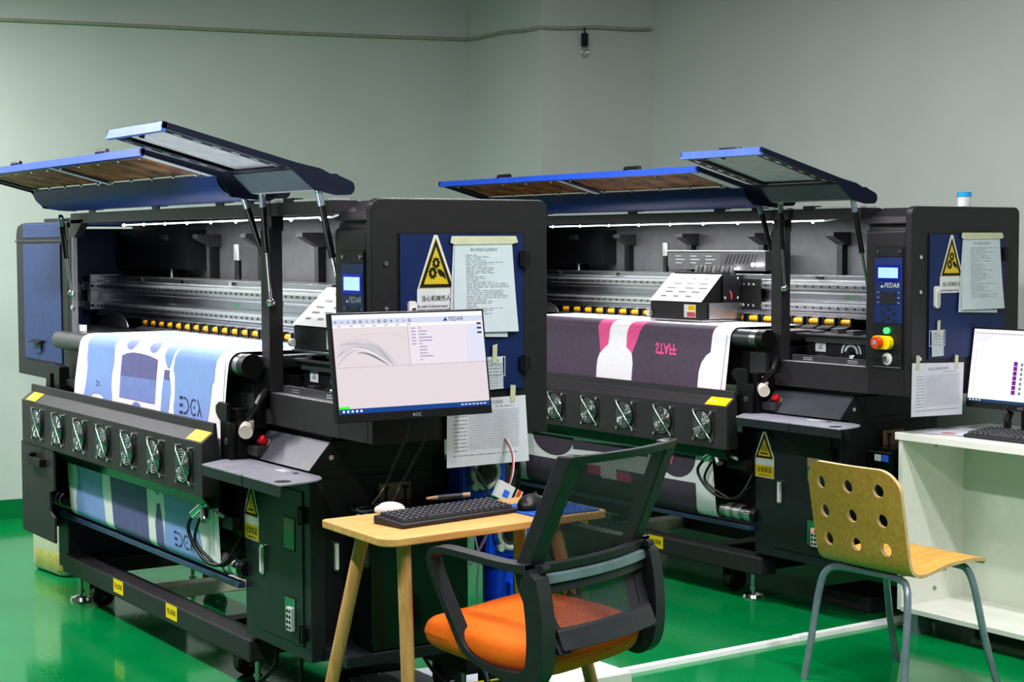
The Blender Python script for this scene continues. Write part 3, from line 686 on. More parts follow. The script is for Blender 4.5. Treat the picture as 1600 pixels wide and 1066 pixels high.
    for wv in (w1, w2):
        q = MB(); q.flat([wv], lambda x, t: mp(x, t, .0), 'window')
        for i in range(5):
            for t in (.16, .91): 
                x = wv[0][0] + .02 + (wv[1][0] - wv[0][0] - .04) * i / 4; p = mp(x, t, -.006); q.ball(p, .005, 'chrome', n=8, k=5)
        for (xq0, xq1, t0, t1) in ((wv[0][0], wv[1][0], .13, .15), (wv[0][0], wv[1][0], .92, .945), ):
            q.flat([[(xq0, t0), (xq1, t0), (xq1, t1), (xq0, t1)]], lambda x, t: mp(x, t, -.0055), 'brass')
        q.build('lid_window', ml, normals=False)
    for x in (-2.02, -1.13):
        q = MB().tube([mp(x - .05, .12, .012), mp(x - .045, .12, .03), mp(x + .045, .12, .03), mp(x + .05, .12, .012)], .007, 'black'); q.build('lid_handle', ml)
    # service lid
    xa, xb = -.66, -.235
    f_, b_ = Vector((0, -.497, 1.714)), Vector((0, -.11, 1.612)); dv = (b_ - f_).normalized(); up = Vector((0, -dv.z, dv.y))
    f2, b2, up2 = f_.copy(), b_.copy(), up.copy()
    def sp_(x, t, o):
        p = f2.lerp(b2, t) + up2 * o; return (x, p.y, p.z)
    q = MB()
    q.flat([[(xa, 0), (xb, 0), (xb, 1), (xa, 1)]], lambda x, t: sp_(x, t, .012), 'blue'); q.flat([[(xa + .004, .03), (xb - .004, .03), (xb - .004, 1), (xa + .004, 1)]], lambda x, t: sp_(x, t, .006), 'lidin')
    q.add([sp_(xa, 0, -.012), sp_(xb, 0, -.012), sp_(xb, 0, .014), sp_(xa, 0, .014), sp_(xa, .03, -.012), sp_(xb, .03, -.012), sp_(xb, .03, .014), sp_(xa, .03, .014)], [(0, 1, 2, 3), (0, 4, 5, 1), (3, 2, 6, 7), (4, 7, 6, 5), (0, 3, 7, 4), (1, 5, 6, 2)], M['lightblueedge'])
    for x, xi in ((xa, xa + .06), (xb - .008, xb - .06)):
        pts = [(sp_(0, .0, .014)[1], sp_(0, 0, .014)[2]), (sp_(0, 0, -.0035)[1], sp_(0, 0, -.0035)[2]), (sp_(0, .97, -.0035)[1], sp_(0, .97, -.0035)[2]), (-.05, 1.552), (.02, 1.538)]
        pts += [(.055 + .022 * math.cos(a), 1.56 + .022 * math.sin(a)) for a in [-1.2 + i * .35 for i in range(7)]] + [(.03, 1.592), (.02, 1.598), (0, 1.598), (-.03, 1.612), (sp_(0, 1, .016)[1], sp_(0, 1, .016)[2])]
        q.prism(pts, 'x', x, x + .008, 'liddark')
        q.add([sp_(x, .03, -.004), sp_(xi, .03, -.004), sp_(xi, .97, -.004), sp_(x, .97, -.004)], [(0, 1, 2, 3)], 'liddark')
        for k in range(6):
            t = .12 + k * .145; xm = (x + xi) / 2
            q.add([sp_(xm - .006, t, -.0052), sp_(xm + .006, t, -.0052), sp_(xm + .006, t + .06, -.0052), sp_(xm - .006, t + .06, -.0052)], [(0, 1, 2, 3)], 'rail')
    q.add([sp_(xa + .008, .93, -.004), sp_(xb - .008, .93, -.004), sp_(xb - .008, 1, -.004), sp_(xa + .008, 1, -.004)], [(0, 1, 2, 3)], 'liddark')
    q.add([(xa + .008, -.112, 1.607), (xb - .008, -.112, 1.607), (xb - .008, -.052, 1.553), (xa + .008, -.052, 1.553)], [(0, 1, 2, 3)], 'lidslab')
    q.add([(xa + .008, -.052, 1.553), (xb - .008, -.052, 1.553), (xb - .008, -.03, 1.55), (xa + .008, -.03, 1.55)], [(0, 1, 2, 3)], 'lidin')
    q.add([(xa + .008, -.11, 1.612), (xb - .008, -.11, 1.612), (xb - .008, .05, 1.58), (xa + .008, .05, 1.58)], [(0, 1, 2, 3)], 'liddark')
    for x in (xa + .1, xa + .2): q.cyl(sp_(x, .08, -.01), sp_(x, .08, .006), .008, 'black')
    sl2 = B(q, 'service_lid', normals=False, label='raised small lid with slotted flanges')
    q = MB().tube([sp_(-.50, .1, .014), sp_(-.495, .1, .028), sp_(-.39, .1, .028), sp_(-.385, .1, .014)], .006, 'black'); q.build('lid_handle', sl2)
    # gas struts
    for a, b2_ in (((-2.43, -.05, 1.507), (-2.43, -.012, 1.213)), ((-.73, -.045, 1.55), (-.70, .06, 1.215)), ((-.626, -.03, 1.55), (-.628, -.004, 1.225)), ((-.252, -.03, 1.55), (-.235, .04, 1.2))):
        a, b2_ = Vector(a), Vector(b2_); m_ = a.lerp(b2_, .54)
        q = MB().cyl(a.lerp(b2_, .1), m_, .010, 'black', n=14).cyl(a, a.lerp(b2_, .12), .0105, 'legsteel', n=14).cyl(m_, b2_, .005, 'chrome', n=10).ball(b2_, .013, 'chrome', n=12, k=8).ball(a, .012, 'chrome', n=12, k=8).cyl(m_ - (b2_ - a) * .01, m_, .0115, 'black')
        B(q, 'gas_strut')

M['greenfilm'] = mat('green printed logo', '4ac080', .5)
M['arc'] = mat('pale arc print', 'b8c8cc', .5)
M['gloss'] = mat('glossy dark underside', '15251d', .12)  # green tint stands in for the floor mirrored in the dark lip
M['blade'] = mat('fan blade', '50565a', .3, .5)
M['barblue'] = mat('bar blue grey', '3c4a68', .35)
M['greenpane'] = mat('green glass pane', '2f7a52', .2)
M['lightblueedge'] = mat('pale blue lid edge', '4a68b4', .4)
# ------------------------------------------------------------------ printed fabric
def fab_map(zroll, flare=0.0):
    """(x,t): t is height on the hanging part, t>1.03 rolls over the platen and runs back; t<.62 is the lower run"""
    def fn(x, t, o=0.0):
        if t > 1.0928: return (x, -.05 + (t - 1.0928), 1.07 + o)
        if t > 1.03:
            a = (t - 1.03) / .0628 * PI / 2; r = .04 + o
            return (x, -.05 - r * math.cos(a), 1.03 + r * math.sin(a))
        if t > .60:  return (x, -.09 - o - .012 * (1.03 - t) / .43, t)
        k = (.60 - t) / (.60 - zroll)
        if k <= 1: return (x, -.102 + .016 * k - o, t)
        a = (zroll - t) / .036; r = .036 + o
        return (x, -.05 - r * math.cos(a), zroll - r * math.sin(a))
    return fn
def fabric(name, root_m, zroll, outline, layers, label):
    fn = fab_map(zroll); cuts = [1.02, 1.03, .61, .6, zroll] + [1.03 + .0628 * i / 8 for i in range(1, 9)] + [zroll - .0141 * i for i in range(1, 8)]
    mb = MB(); mb.sub(outline, lambda x, t: fn(x, t, 0), 'cloth', cuts)
    for o, m, poly in layers: mb.sub(poly, lambda x, t: fn(x, t, .0008 * o), m, cuts)
    mb.xf(root_m)
    return tag(mb.build(name, normals=False), label, 'fabric')
def disc(cx, cy, rx, ry, n=20, a0=0, a1=2 * PI): return [(cx + rx * math.cos(a0 + (a1 - a0) * i / n), cy + ry * math.sin(a0 + (a1 - a0) * i / n)) for i in range(n + (a1 - a0 < 6))]
def stroke(pts, w):
    """fat polyline as one polygon"""
    L, R = [], []
    for i, p in enumerate(pts):
        a = Vector(pts[max(i - 1, 0)]); b_ = Vector(pts[min(i + 1, len(pts) - 1)]); d = (b_ - a).normalized(); n = Vector((-d.y, d.x)) * w / 2
        L.append((p[0] + n.x, p[1] + n.y)); R.append((p[0] - n.x, p[1] - n.y))
    return L + R[::-1]
def edgx(x0, z0, w, h):
    """stylised mirrored lettering: three bars, D arc, ring with a dot, lambda"""
    o = []; c = lambda u, v_: (x0 + u * w, z0 + v_ * h)
    for i, v_ in enumerate((.93, .5, .07)): o.append(stroke([c(0.02 if i != 1 else .02, v_), c(.17, v_)], h * .17))
    for sg in (1,): o.append(stroke([c(.21, .95), c(.30, .93), c(.39, .75), c(.42, .5), c(.39, .25), c(.30, .07), c(.21, .05)], h * .12))
    o.append(stroke([c(.73, .86), c(.65, .96), c(.56, .85), c(.50, .5), c(.56, .15), c(.65, .04), c(.73, .14)], h * .12))
    o.append(disc(*c(.66, .5), w * .03, h * .09, 10))
    o.append(stroke([c(.80, .97), c(.88, .6), c(.98, .02)], h * .12)); o.append(stroke([c(.89, .5), c(.81, .03)], h * .12))
    return o
B1=[(-2.02,1.037),(-2.026,1.0),(-2.032,0.986),(-2.025,0.954),(-2.037,0.903),(-2.053,0.865),(-2.072,0.838),(-2.08,.78),(-1.99,.79),(-1.987,0.838),(-1.986,0.845),(-1.97,0.854),(-1.943,0.858),(-1.89,0.858),(-1.862,0.852),(-1.852,0.838),(-1.845,.79),(-1.769,.79),(-1.769,0.837),(-1.768,0.867),(-1.775,0.902),(-1.768,0.943),(-1.749,0.979),(-1.744,1.015),(-1.74,1.046),(-1.745,1.12),(-1.76,1.36),(-1.98,1.36),(-2.0,1.12)]
PUR=[(-1.667,1.012),(-1.618,1.022),(-1.558,1.028),(-1.487,1.028),(-1.406,1.024),(-1.33,1.015),(-1.342,0.961),(-1.357,0.864),(-1.518,0.865),(-1.693,0.863),(-1.683,0.939)]
BT1=[(-1.263,1.046),(-1.267,1.028),(-1.257,1.007),(-1.241,0.992),(-1.225,0.995),(-1.21,1.014),(-1.196,1.035),(-1.185,1.05),(-1.18,1.09),(-1.27,1.09)]
BT2=[(-1.269,0.985),(-1.225,0.987),(-1.228,0.968),(-1.219,0.948),(-1.214,0.916),(-1.224,0.882),(-1.237,0.838),(-1.24,.79),(-1.305,.79),(-1.302,0.839),(-1.299,0.868),(-1.29,0.919),(-1.278,0.957)]
B2=[(-1.164,1.049),(-1.181,1.024),(-1.193,0.991),(-1.18,0.967),(-1.179,0.926),(-1.183,0.889),(-1.19,0.872),(-1.183,0.84),(-1.18,.78),(-.92,.78),(-0.912,0.837),(-0.896,0.876),(-0.885,0.916),(-0.874,0.964),(-0.859,0.974),(-0.853,1.011),(-0.842,1.039),(-0.832,1.055),(-.83,1.1),(-.84,1.36),(-1.13,1.36),(-1.15,1.1)]
def fabrics(m1, m2, z1r, z2r):
    out = [(-2.085, 1.42), (-2.09, 1.10), (-2.109, 1.044), (-2.124, 1.013), (-2.141, .966), (-2.166, .894), (-2.178, .82), (-2.26, .55), (-2.27, z1r - .1), (-.85, z1r - .1), (-.825, .56), (-.783, .824), (-.776, .894), (-.764, .979), (-.747, 1.052), (-.745, 1.10), (-.74, 1.42)]
    L = [(1, 'cl_blue', B1), (1, 'cl_purple', PUR), (1.2, 'cl_violet2', [(-1.68, .94), (-1.345, .945), (-1.357, .864), (-1.693, .863)]), (1, 'cl_violet2', disc(-1.59, 1.06, .045, .024)), (1, 'cl_violet2', disc(-1.375, 1.06, .043, .024)), (1, 'cl_violet2', disc(-1.525, .835, .047, .024)),
         (1, 'cl_blue', BT1), (1, 'cl_blue', BT2), (1.2, 'cl_purple', [(-1.269, .985), (-1.225, .987), (-1.228, .968), (-1.222, .952), (-1.276, .954)]), (1, 'cl_blue', B2),
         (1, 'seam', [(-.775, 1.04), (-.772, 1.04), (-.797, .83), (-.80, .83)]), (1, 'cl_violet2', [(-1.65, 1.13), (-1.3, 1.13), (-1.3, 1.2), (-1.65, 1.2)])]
    for p in edgx(-1.14, .852, .19, .056): L.append((2, 'cl_ink', p))
    L += [(2, 'cl_ink', stroke([(-1.932, .904), (-1.92, .907), (-1.915, .9), (-1.92, .897), (-1.915, .893), (-1.92, .888), (-1.932, .89)], .003)), (2, 'cl_ink', stroke([(-1.89, .902), (-1.9, .905), (-1.908, .897), (-1.9, .889), (-1.89, .891), (-1.89, .897)], .003))]
    # lower run
    zb = z1r - .06
    L += [(1, 'cl_blue', [(-2.155, .60), (-2.15, .52), (-2.19, .44), (-2.20, zb), (-1.885, zb), (-1.88, .44), (-1.885, .5), (-1.866, .60)]), (1, 'cl_purple', [(-1.79, .60), (-1.79, .568), (-1.797, zb), (-1.455, zb), (-1.43, .6)]), (1, 'cl_purple', [(-1.345, .53), (-1.32, .53), (-1.308, .46), (-1.31, zb), (-1.385, zb), (-1.377, .46)]), (1, 'cl_blue', disc(-1.335, .575, .02, .016)),
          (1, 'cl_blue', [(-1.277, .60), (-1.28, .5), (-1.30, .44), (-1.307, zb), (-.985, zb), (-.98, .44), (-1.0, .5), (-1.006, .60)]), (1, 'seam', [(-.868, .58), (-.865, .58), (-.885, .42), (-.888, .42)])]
    for p in edgx(-1.215, .405, .165, .05): L.append((2, 'cl_ink', p))
    fabric('printed_fabric', m1, z1r, out, L, 'white fabric with light blue garment shapes hanging from the left printer')
    # --- second printer
    out = [(-2.3, 1.42), (-2.3, z2r - .1), (-.915, z2r - .1), (-.93, .54), (-.862, .80), (-.845, .95), (-.834, 1.055), (-.83, 1.10), (-.825, 1.42)]
    D1 = [(-2.26, 1.14), (-1.685, 1.14), (-1.677, 1.043), (-1.666, .982), (-1.659, .936), (-1.677, .905), (-1.683, .871), (-1.688, .78), (-2.26, .78)]
    D2 = [(-1.37, 1.10), (-.94, 1.10), (-.94, 1.046), (-.946, 1.0), (-.95, .969), (-.976, .955), (-1.003, .926), (-1.018, .889), (-1.023, .848), (-1.025, .78), (-1.444, .78), (-1.444, .811), (-1.44, .864), (-1.437, .896), (-1.444, .938), (-1.414, .988), (-1.383, 1.051)]
    P1 = [(-1.69, 1.15), (-1.585, 1.15), (-1.592, 1.051), (-1.599, 1.002), (-1.605, .969), (-1.632, .954), (-1.659, .93), (-1.666, .982), (-1.677, 1.043)]
    P2 = [(-1.46, 1.15), (-1.36, 1.15), (-1.383, 1.051), (-1.414, .988), (-1.444, .938), (-1.466, .954), (-1.481, .964), (-1.479, 1.012), (-1.468, 1.051)]
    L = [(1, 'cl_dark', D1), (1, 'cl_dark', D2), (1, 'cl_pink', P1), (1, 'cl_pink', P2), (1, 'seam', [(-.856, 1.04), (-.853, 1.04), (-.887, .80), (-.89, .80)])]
    zb = z2r - .06
    L += [(1, 'cl_dark', disc(-2.0, .545, .155, .092, 16, PI, 2 * PI)), (1, 'cl_dark', [(-1.852, .535), (-1.852, .495), (-1.33, .513), (-1.33, .55)]), (1, 'cl_dark', [(-2.22, .437), (-1.037, .438), (-1.037, zb), (-2.22, zb)]), (1, 'cl_dark', disc(-1.155, .55, .125, .1, 16, PI, 2 * PI)), (2, 'cl_pink', [(-1.198, .54), (-1.162, .542), (-1.184, .493)]),
          (2, 'cl_pink', [(-1.75, .44), (-1.66, .44), (-1.66, .40), (-1.75, .40)]), (2, 'cloth', [(-1.66, .44), (-1.55, .44), (-1.55, .39), (-1.66, .39)]), (2, 'cl_pink', [(-1.55, .43), (-1.45, .43), (-1.45, .39), (-1.55, .39)])]
    fn = fab_map(z2r)
    o = fabric('printed_fabric', m2, z2r, out, L, 'dark purple fabric with pink panels and STAFF lettering on the rear printer')
    mb = MB(); mb.text('STAFF', lambda u, w: fn(-1.287 + u, .989 - w, .0025), .062, 'cl_pink', squash=.80, bold=.002); mb.xf(m2)
    t = mb.build('lettering', o, normals=False, label='pink STAFF lettering printed upside down')

# ------------------------------------------------------------------ papers on the printers' ends
def lines(mb, fn, y0, y1, z0, z1, n, m, h=.0022, seed=0, ragged=True, groups=6):
    r = random.Random(seed)
    for i in range(n):
        z = z1 - (z1 - z0) * (i + .5) / n
        x = y0; end = y0 + (y1 - y0) * (r.uniform(.15, 1) if ragged else 1)
        while x < end:
            w = r.uniform(.006, .022); mb.flat([[(x, z), (min(x + w, end), z), (min(x + w, end), z + h), (x, z + h)]], fn, m); x += w + r.uniform(.002, .006)
def grid(mb, fn, y0, y1, z0, z1, nx, nz, m, w=.0007):
    for i in range(nx + 1):
        y = y0 + (y1 - y0) * i / nx; mb.flat([[(y, z0), (y + w, z0), (y + w, z1), (y, z1)]], fn, m)
    for i in range(nz + 1):
        z = z0 + (z1 - z0) * i / nz; mb.flat([[(y0, z), (y1, z), (y1, z + w), (y0, z + w)]], fn, m)
def sheet(name, mtx, outline, e, label, extra=None, m='paper', curl=.0):
    z1 = max(p[1] for p in outline); z0 = min(p[1] for p in outline)
    fn = lambda u, w, o=0: (e + o + curl * ((z1 - w) / (z1 - z0)) ** 2, u, w)
    mb = MB(); mb.sub(outline, fn, m, [z0 + (z1 - z0) * k / 6 for k in range(1, 6)])
    if extra: extra(mb, lambda o: (lambda u, w: fn(u, w, o)))
    mb.xf(mtx); return tag(mb.build(name, normals=False), label, 'paper')
def papers(m1, m2):
    for k, mt, d, where in ((1, m1, (.259, .449, .25, .466, 1.409, 1.149), 'left'), (2, m2, (.26, .454, .243, .477, 1.42, 1.156), 'rear')):
        a, b_, c, dd, zt, zb = d
        sheet('instruction_sheet', mt, [(a - .004, zt), (b_ - .01, zt), (dd - .035, zb - .015), (c - .012, zb - .008)], .0092, 'under sheet peeking out below the typed page on the %s printer' % where, curl=.004)
        def ex(mb, F):
            mb.text('操作规程及注意事项', lambda u, w: F(.0006)((a + b_) / 2 + u, zt - .03 + w), .010, 'print', 'CENTER')
            lines(mb, F(.0006), a + .036, b_ - .012, zb + .05 if k == 1 else zb + .04, zt - .04, 34, 'print', seed=k, h=.0018)
        sheet('instruction_sheet', mt, [(a, zt), (b_, zt), (dd, zb), (c, zb + (.0 if k == 2 else .003))], .0105, 'white typed instruction page taped at the top of the %s printer door' % where, ex, curl=.008)
        tp = MB().flat([[(a - .016, zt - .006), (a - .012, zt + .012), (b_ + .013, zt + .012), (b_ + .02, zt - .006), (b_ + .004, zt - .01), (a - .003, zt - .012)]], lambda u, w: (.0125, u, w), 'tape').xf(mt)
        tag(tp.build('tape_strip', normals=False), 'long masking tape strip along the top of the %s printer\'s typed page' % where, 'tape')
    # record cards in sleeves
    for k, mt, o, where in ((1, m1, (.335, 1.0), 'left'), (2, m2, (.077, 1.008), 'rear')):
        y0 = o[0]; dz = o[1] - 1.0
        def ex(mb, F):
            mb.text('设备点检卡', lambda u, w: F(.0006)(y0 + .022 + u, 1.064 + dz + w), .0095, 'print')
            grid(mb, F(.0006), y0 + .022, y0 + .08, .995 + dz, 1.06 + dz, 3, 8, 'grid')
            lines(mb, F(.0007), y0 + .025, y0 + .078, 1.02 + dz, 1.06 + dz, 4, 'print', seed=3 + k, ragged=False)
        sl = MB().flat([[(y0 + .008, 1.022 + dz), (y0 + .091, 1.022 + dz), (y0 + .091, 1.079 + dz), (y0 + .008, 1.079 + dz)], [(y0 + .0105, 1.0245 + dz), (y0 + .0885, 1.0245 + dz), (y0 + .0885, 1.0765 + dz), (y0 + .0105, 1.0765 + dz)]], lambda u, w: (.0085, u, w), 'signwhite').xf(mt)
        tag(sl.build('card_sleeve', normals=False), 'clear card sleeve stuck on the %s printer\'s blue door' % where, 'sleeve')
        sheet('record_card', mt, [(y0 + .018, 1.078 + dz), (y0 + .082, 1.077 + dz), (y0 + .084, .987 + dz), (y0 + .022, .985 + dz)], .0095, 'small ruled record card taped on the blue door of the %s printer' % where, ex)
        tp = MB().flat([[(y0 + .045, 1.06 + dz), (y0 + .061, 1.062 + dz), (y0 + .063, 1.115 + dz), (y0 + .047, 1.112 + dz)]], lambda u, w: (.0112, u, w), 'tape').xf(mt)
        tag(tp.build('tape_strip', normals=False), 'short upright tape strip holding the record card on the %s printer' % where, 'tape')
    # log sheets
    for k, mt, q, where in ((1, m1, [(.228, .962), (.491, .965), (.503, .774), (.226, .773)], 'left'), (2, m2, [(-.008, .975), (.263, .967), (.256, .78), (-.011, .786)], 'rear')):
        y0, y1 = q[0][0], q[1][0]
        def ex(mb, F):
            mb.text('设备日常保养记录表', lambda u, w: F(.0006)((y0 + y1) / 2 + u, .946 + w), .012, 'print', 'CENTER')
            grid(mb, F(.0006), y0 + .072, y1 - .025, .82, .928, 26, 16, 'grid', .0006)
            lines(mb, F(.0006), y0 + .022, y0 + .066, .812, .93, 11, 'print', seed=9 + k, ragged=False); lines(mb, F(.0006), y0 + .02, y1 - .03, .797, .81, 1, 'print', seed=k, ragged=False)
            lines(mb, F(.0006), y0 + .16, y1 - .04, .932, .942, 1, 'print', seed=k + 2, ragged=False)
        sheet('log_sheet', mt, q, .014, 'white gridded log sheet taped low on the end of the %s printer' % where, ex, 'paper2')
        for ty, tz in ([(.447, .995)] if k == 1 else [(.02, 1.0), (.222, .994)]):
            tp = MB().flat([[(ty - .009, tz - .048), (ty + .008, tz - .046), (ty + .01, tz), (ty - .008, tz + .002)]], lambda u, w: (.0155, u, w), 'tape').xf(mt)
            tag(tp.build('tape_strip', normals=False), 'tape strip at the top %s of the %s printer\'s log sheet' % ('right corner' if (k == 1 or ty > .1) else 'left corner', where), 'tape')

# ------------------------------------------------------------------ monitors, keyboards
def screen_near(mb, fn):
    """w 0..1 across, h 0..1 up"""
    r = lambda a, b_, c, d, m, o=.0006: mb.flat([[(a, c), (b_, c), (b_, d), (a, d)]], lambda u, v_: fn(u, v_, o), m)
    r(0, 1, 0, 1, M['scr_bg'], .0003); r(0, 1, .90, .955, M['scr_bar']); r(0, 1, .955, 1, M['scr_top']); r(0, 1, .868, .896, M['scr_top']); r(0, 1, 0, .05, M['scr_task'])
    r(0, .07, .05, .075, 'greenglow'); r(.49, .88, .47, .865, M['scr_pan']); r(.885, 1, .47, .865, M['scr_pan2']); r(0, 1, .464, .468, M['scr_line']); r(.483, .486, .47, .865, M['scr_line'])
    mb.text('FEDAR', lambda u, v_: fn(.765 + u * .55, .907 + v_, .0012), .062, M['scr_ink'])
    mb.flat([[(.725, .905), (.745, .95), (.75, .925), (.76, .91)]], lambda u, v_: fn(u, v_, .0012), M['scr_task'])
    syms = '+−/○◔□‹›⌂⊕∟∧∨○'
    for i in range(13):
        x = .02 + i * .04
        if i in (3, 4, 7, 8, 12): mb.flat([disc(x, .925, .010, .016, 14), disc(x, .925, .006, .010, 14)], lambda u, v_: fn(u, v_, .0012), M['scr_ink'])
        elif i in (0, 1, 9): 
            r(x - .01, x + .01, .922, .927, M['scr_ink'], .0012)
            if i != 1: r(x - .0015, x + .0015, .91, .94, M['scr_ink'], .0012)
        else:
            s_ = 1 if i % 2 else -1; mb.flat([stroke([(x - .006 * s_, .94), (x + .006 * s_, .925), (x - .006 * s_, .91)], .004)], lambda u, v_: fn(u, v_, .0012), M['scr_ink'])
    for i in range(7): r(.03 + i * .075, .055 + i * .075, .878, .888, M['scr_line'], .0012)
    for i in range(9): r(.05 + i * .105, .06 + i * .105, .452, .457, M['scr_line'], .0012)
    rr = random.Random(4)
    for i in range(11):
        z = .835 - i * .0325; r(.505 + (.03 if i > 5 else 0), .535, z, z + .012, M['scr_txt'], .0012); r(.553, .553 + rr.choice((.05, .02, .06, .09, .015)), z, z + .012, M['scr_txt'], .0012)
    for i in range(3): r(.955, .985, .86 - i * .048, .88 - i * .048, M['scr_ink'], .0014)
    for i in range(5): r(.02 + i * .028, .034 + i * .028, .015, .036, M['scr_top'], .0014)
    for i in range(7): r(.80 + i * .026, .818 + i * .026, .018, .032, M['scr_bar'], .0014)
    # grey wave artwork
    W = lambda pts, w, m: mb.flat([stroke(pts, w)], lambda u, v_: fn(u, v_, .001), m)
    cv = lambda a, b_, c, d: [((1 - t) ** 3 * a[0] + 3 * (1 - t) ** 2 * t * b_[0] + 3 * (1 - t) * t * t * c[0] + t ** 3 * d[0], (1 - t) ** 3 * a[1] + 3 * (1 - t) ** 2 * t * b_[1] + 3 * (1 - t) * t * t * c[1] + t ** 3 * d[1]) for t in [i / 16 for i in range(17)]]
    def taper(a, b_, c, d, w, m, o=.001):
        P = cv(a, b_, c, d); L, Rr = [], []
        for k, p in enumerate(P):
            q0 = Vector(P[max(k - 1, 0)]); q1 = Vector(P[min(k + 1, 16)]); dd = (q1 - q0).normalized(); nn = Vector((-dd.y, dd.x)) * w * math.sin(PI * (k + .3) / 17) ** .8 / 2
            L.append((p[0] + nn.x, p[1] + nn.y)); Rr.append((p[0] - nn.x, p[1] - nn.y))
        mb.flat([L + Rr[::-1]], lambda u, v_: fn(u, v_, o), m)
    taper((.01, .60), (.13, .80), (.24, .70), (.39, .478), .11, M['scr_w0'], .0009); taper((.03, .69), (.15, .74), (.25, .66), (.37, .48), .045, M['scr_w3'], .0011); taper((.20, .705), (.27, .69), (.31, .58), (.37, .478), .05, M['scr_w3'], .0012)
    taper((.01, .565), (.10, .72), (.22, .665), (.345, .478), .030, M['scr_w1'], .0013); taper((.05, .62), (.14, .70), (.24, .63), (.35, .478), .018, M['scr_w4'], .0014); taper((.14, .605), (.20, .63), (.26, .56), (.335, .476), .018, M['scr_w2'], .0015); taper((.26, .68), (.29, .64), (.33, .54), (.37, .48), .014, M['scr_w1'], .0015)
    W(cv((.01, .67), (.12, .80), (.25, .85), (.45, .76)), .004, M['scr_w3']); taper((.01, .48), (.05, .57), (.09, .62), (.14, .64), .016, M['scr_w3'])
def screen_far(mb, fn):
    r = lambda a, b_, c, d, m, o=.0006: mb.flat([[(a, c), (b_, c), (b_, d), (a, d)]], lambda u, v_: fn(u, v_, o), m)
    r(0, 1, 0, 1, M['scr_white'], .0003); r(0, 1, 0, .04, M['scr_task2']); r(0, 1, .93, .96, M['scr_pan'])
    for i in range(20): r(.02 + i * .03, .03 + i * .03, .937, .95, M['scr_txt'], .0012)
    for i in range(4): r(.03, .2 - i * .02, .905 - i * .022, .909 - i * .022, M['scr_line'], .0012)
    for i in range(16): r(.035, .05, .68 - i * .036, .69 - i * .036, M['scr_pink'], .0012)
    for c in range(6):
        for i in range(7): r(.40 + c * .06, .435 + c * .06, .13 + i * .065, .188 + i * .065, M['scr_purple'] if c % 3 == 0 else M['scr_ink'], .0012) if c % 3 == 0 else [r(.405 + c * .06, .425 + c * .06, .135 + i * .065 + j * .02, .15 + i * .065 + j * .02, M['scr_ink'], .0012) for j in range(2)]
    for i in range(4): r(.02 + i * .03, .035 + i * .03, .012, .03, M['scr_top'], .0014)
for k_, c_, e_ in (('scr_bg', 'd8cdd1', 1.0), ('scr_bar', 'c9cfe2', .9), ('scr_top', 'f0ecee', 1.0), ('scr_task', '1f4a8c', .6), ('scr_pan', 'ddd7de', 1.0), ('scr_pan2', 'd3d6e6', .95), ('scr_line', 'a8a4ac', .7), ('scr_ink', '343a4c', .3), ('scr_txt', 'a49ab8', .7), ('scr_w0', 'd0c8cd', .95), ('scr_w1', 'b0acb2', .8), ('scr_w2', '86868e', .6), ('scr_w3', 'bfbbc1', .8), ('scr_w4', 'e2dee2', 1), ('scr_white', 'f4f5fb', 1.25), ('scr_task2', '2c4a6a', .5), ('scr_pink', 'e8a8c0', .9), ('scr_purple', '7a2a9a', .6)):
    M[k_] = mat('screen ' + k_, c_, .4, var=0, emit=1.0, spec=.15, base='000000')
M['bezel'] = mat('monitor bezel', '1a1a1d', .3)
def monitor(t, w, h, mtx, draw, chin=.022, b_=.006):
    """local: x right, z up, facing -y; origin bottom centre of the bezel"""
    q = MB().box(-w / 2, w / 2, 0, .022, 0, h, 'bezel').box(-w / 2 + .06, w / 2 - .06, .022, .045, .05, h - .06, 'bezel')
    q.text('AOC', lambda u, v_: (u, -.0006, .006 + v_), .013, 'keymark', 'CENTER')
    q.xf(mtx).build('bezel', t, .002)
    fn = lambda u, v_, o: (-w / 2 + b_ + u * (w - 2 * b_), -o, chin + v_ * (h - chin - b_))
    q = MB(); draw(q, fn); q.xf(mtx).build('screen', t, normals=False)
def keyboard(name, label, loc, rz, L=.40, D=.125, tilt=.07):
    t = thing(name, label, 'keyboard', loc, rz)
    q = MB().prism([(-D / 2, 0), (D / 2, 0), (D / 2, .022), (-D / 2, .012)], 'x', -L / 2, L / 2, 'keyblack'); q.build('case', t, .004)
    q = MB(); nx = 19; nz = 6
    for j in range(nz):
        for i in range(nx):
            if j == 0 and 4 <= i <= 8:
                if i != 4: continue
                w = 5
            else: w = 1
            x0 = -L / 2 + .012 + i * (L - .024) / nx; x1 = x0 + (L - .024) / nx * w - .003
            y0 = -D / 2 + .010 + j * (D - .02) / nz; y1 = y0 + (D - .02) / nz - .003; zb = .013 + .010 * (y0 + D / 2) / D
            q.add([(x0, y0, zb), (x1, y0, zb), (x1, y1, zb + .0016), (x0, y1, zb + .0016), (x0 + .002, y0 + .002, zb + .008), (x1 - .002, y0 + .002, zb + .008), (x1 - .002, y1 - .002, zb + .0095), (x0 + .002, y1 - .002, zb + .0095)], [(4, 5, 6, 7), (0, 1, 5, 4), (1, 2, 6, 5), (2, 3, 7, 6), (3, 0, 4, 7)], 'key')
            if w == 1: q.add([(x0 + .004, y0 + .005, zb + .0088), (x0 + .008, y0 + .005, zb + .0088), (x0 + .008, y0 + .010, zb + .0092), (x0 + .004, y0 + .010, zb + .0092)], [(0, 1, 2, 3)], 'keymark')
    o = q.build('keys', t, normals=False); o['kind'] = 'stuff'
    return t
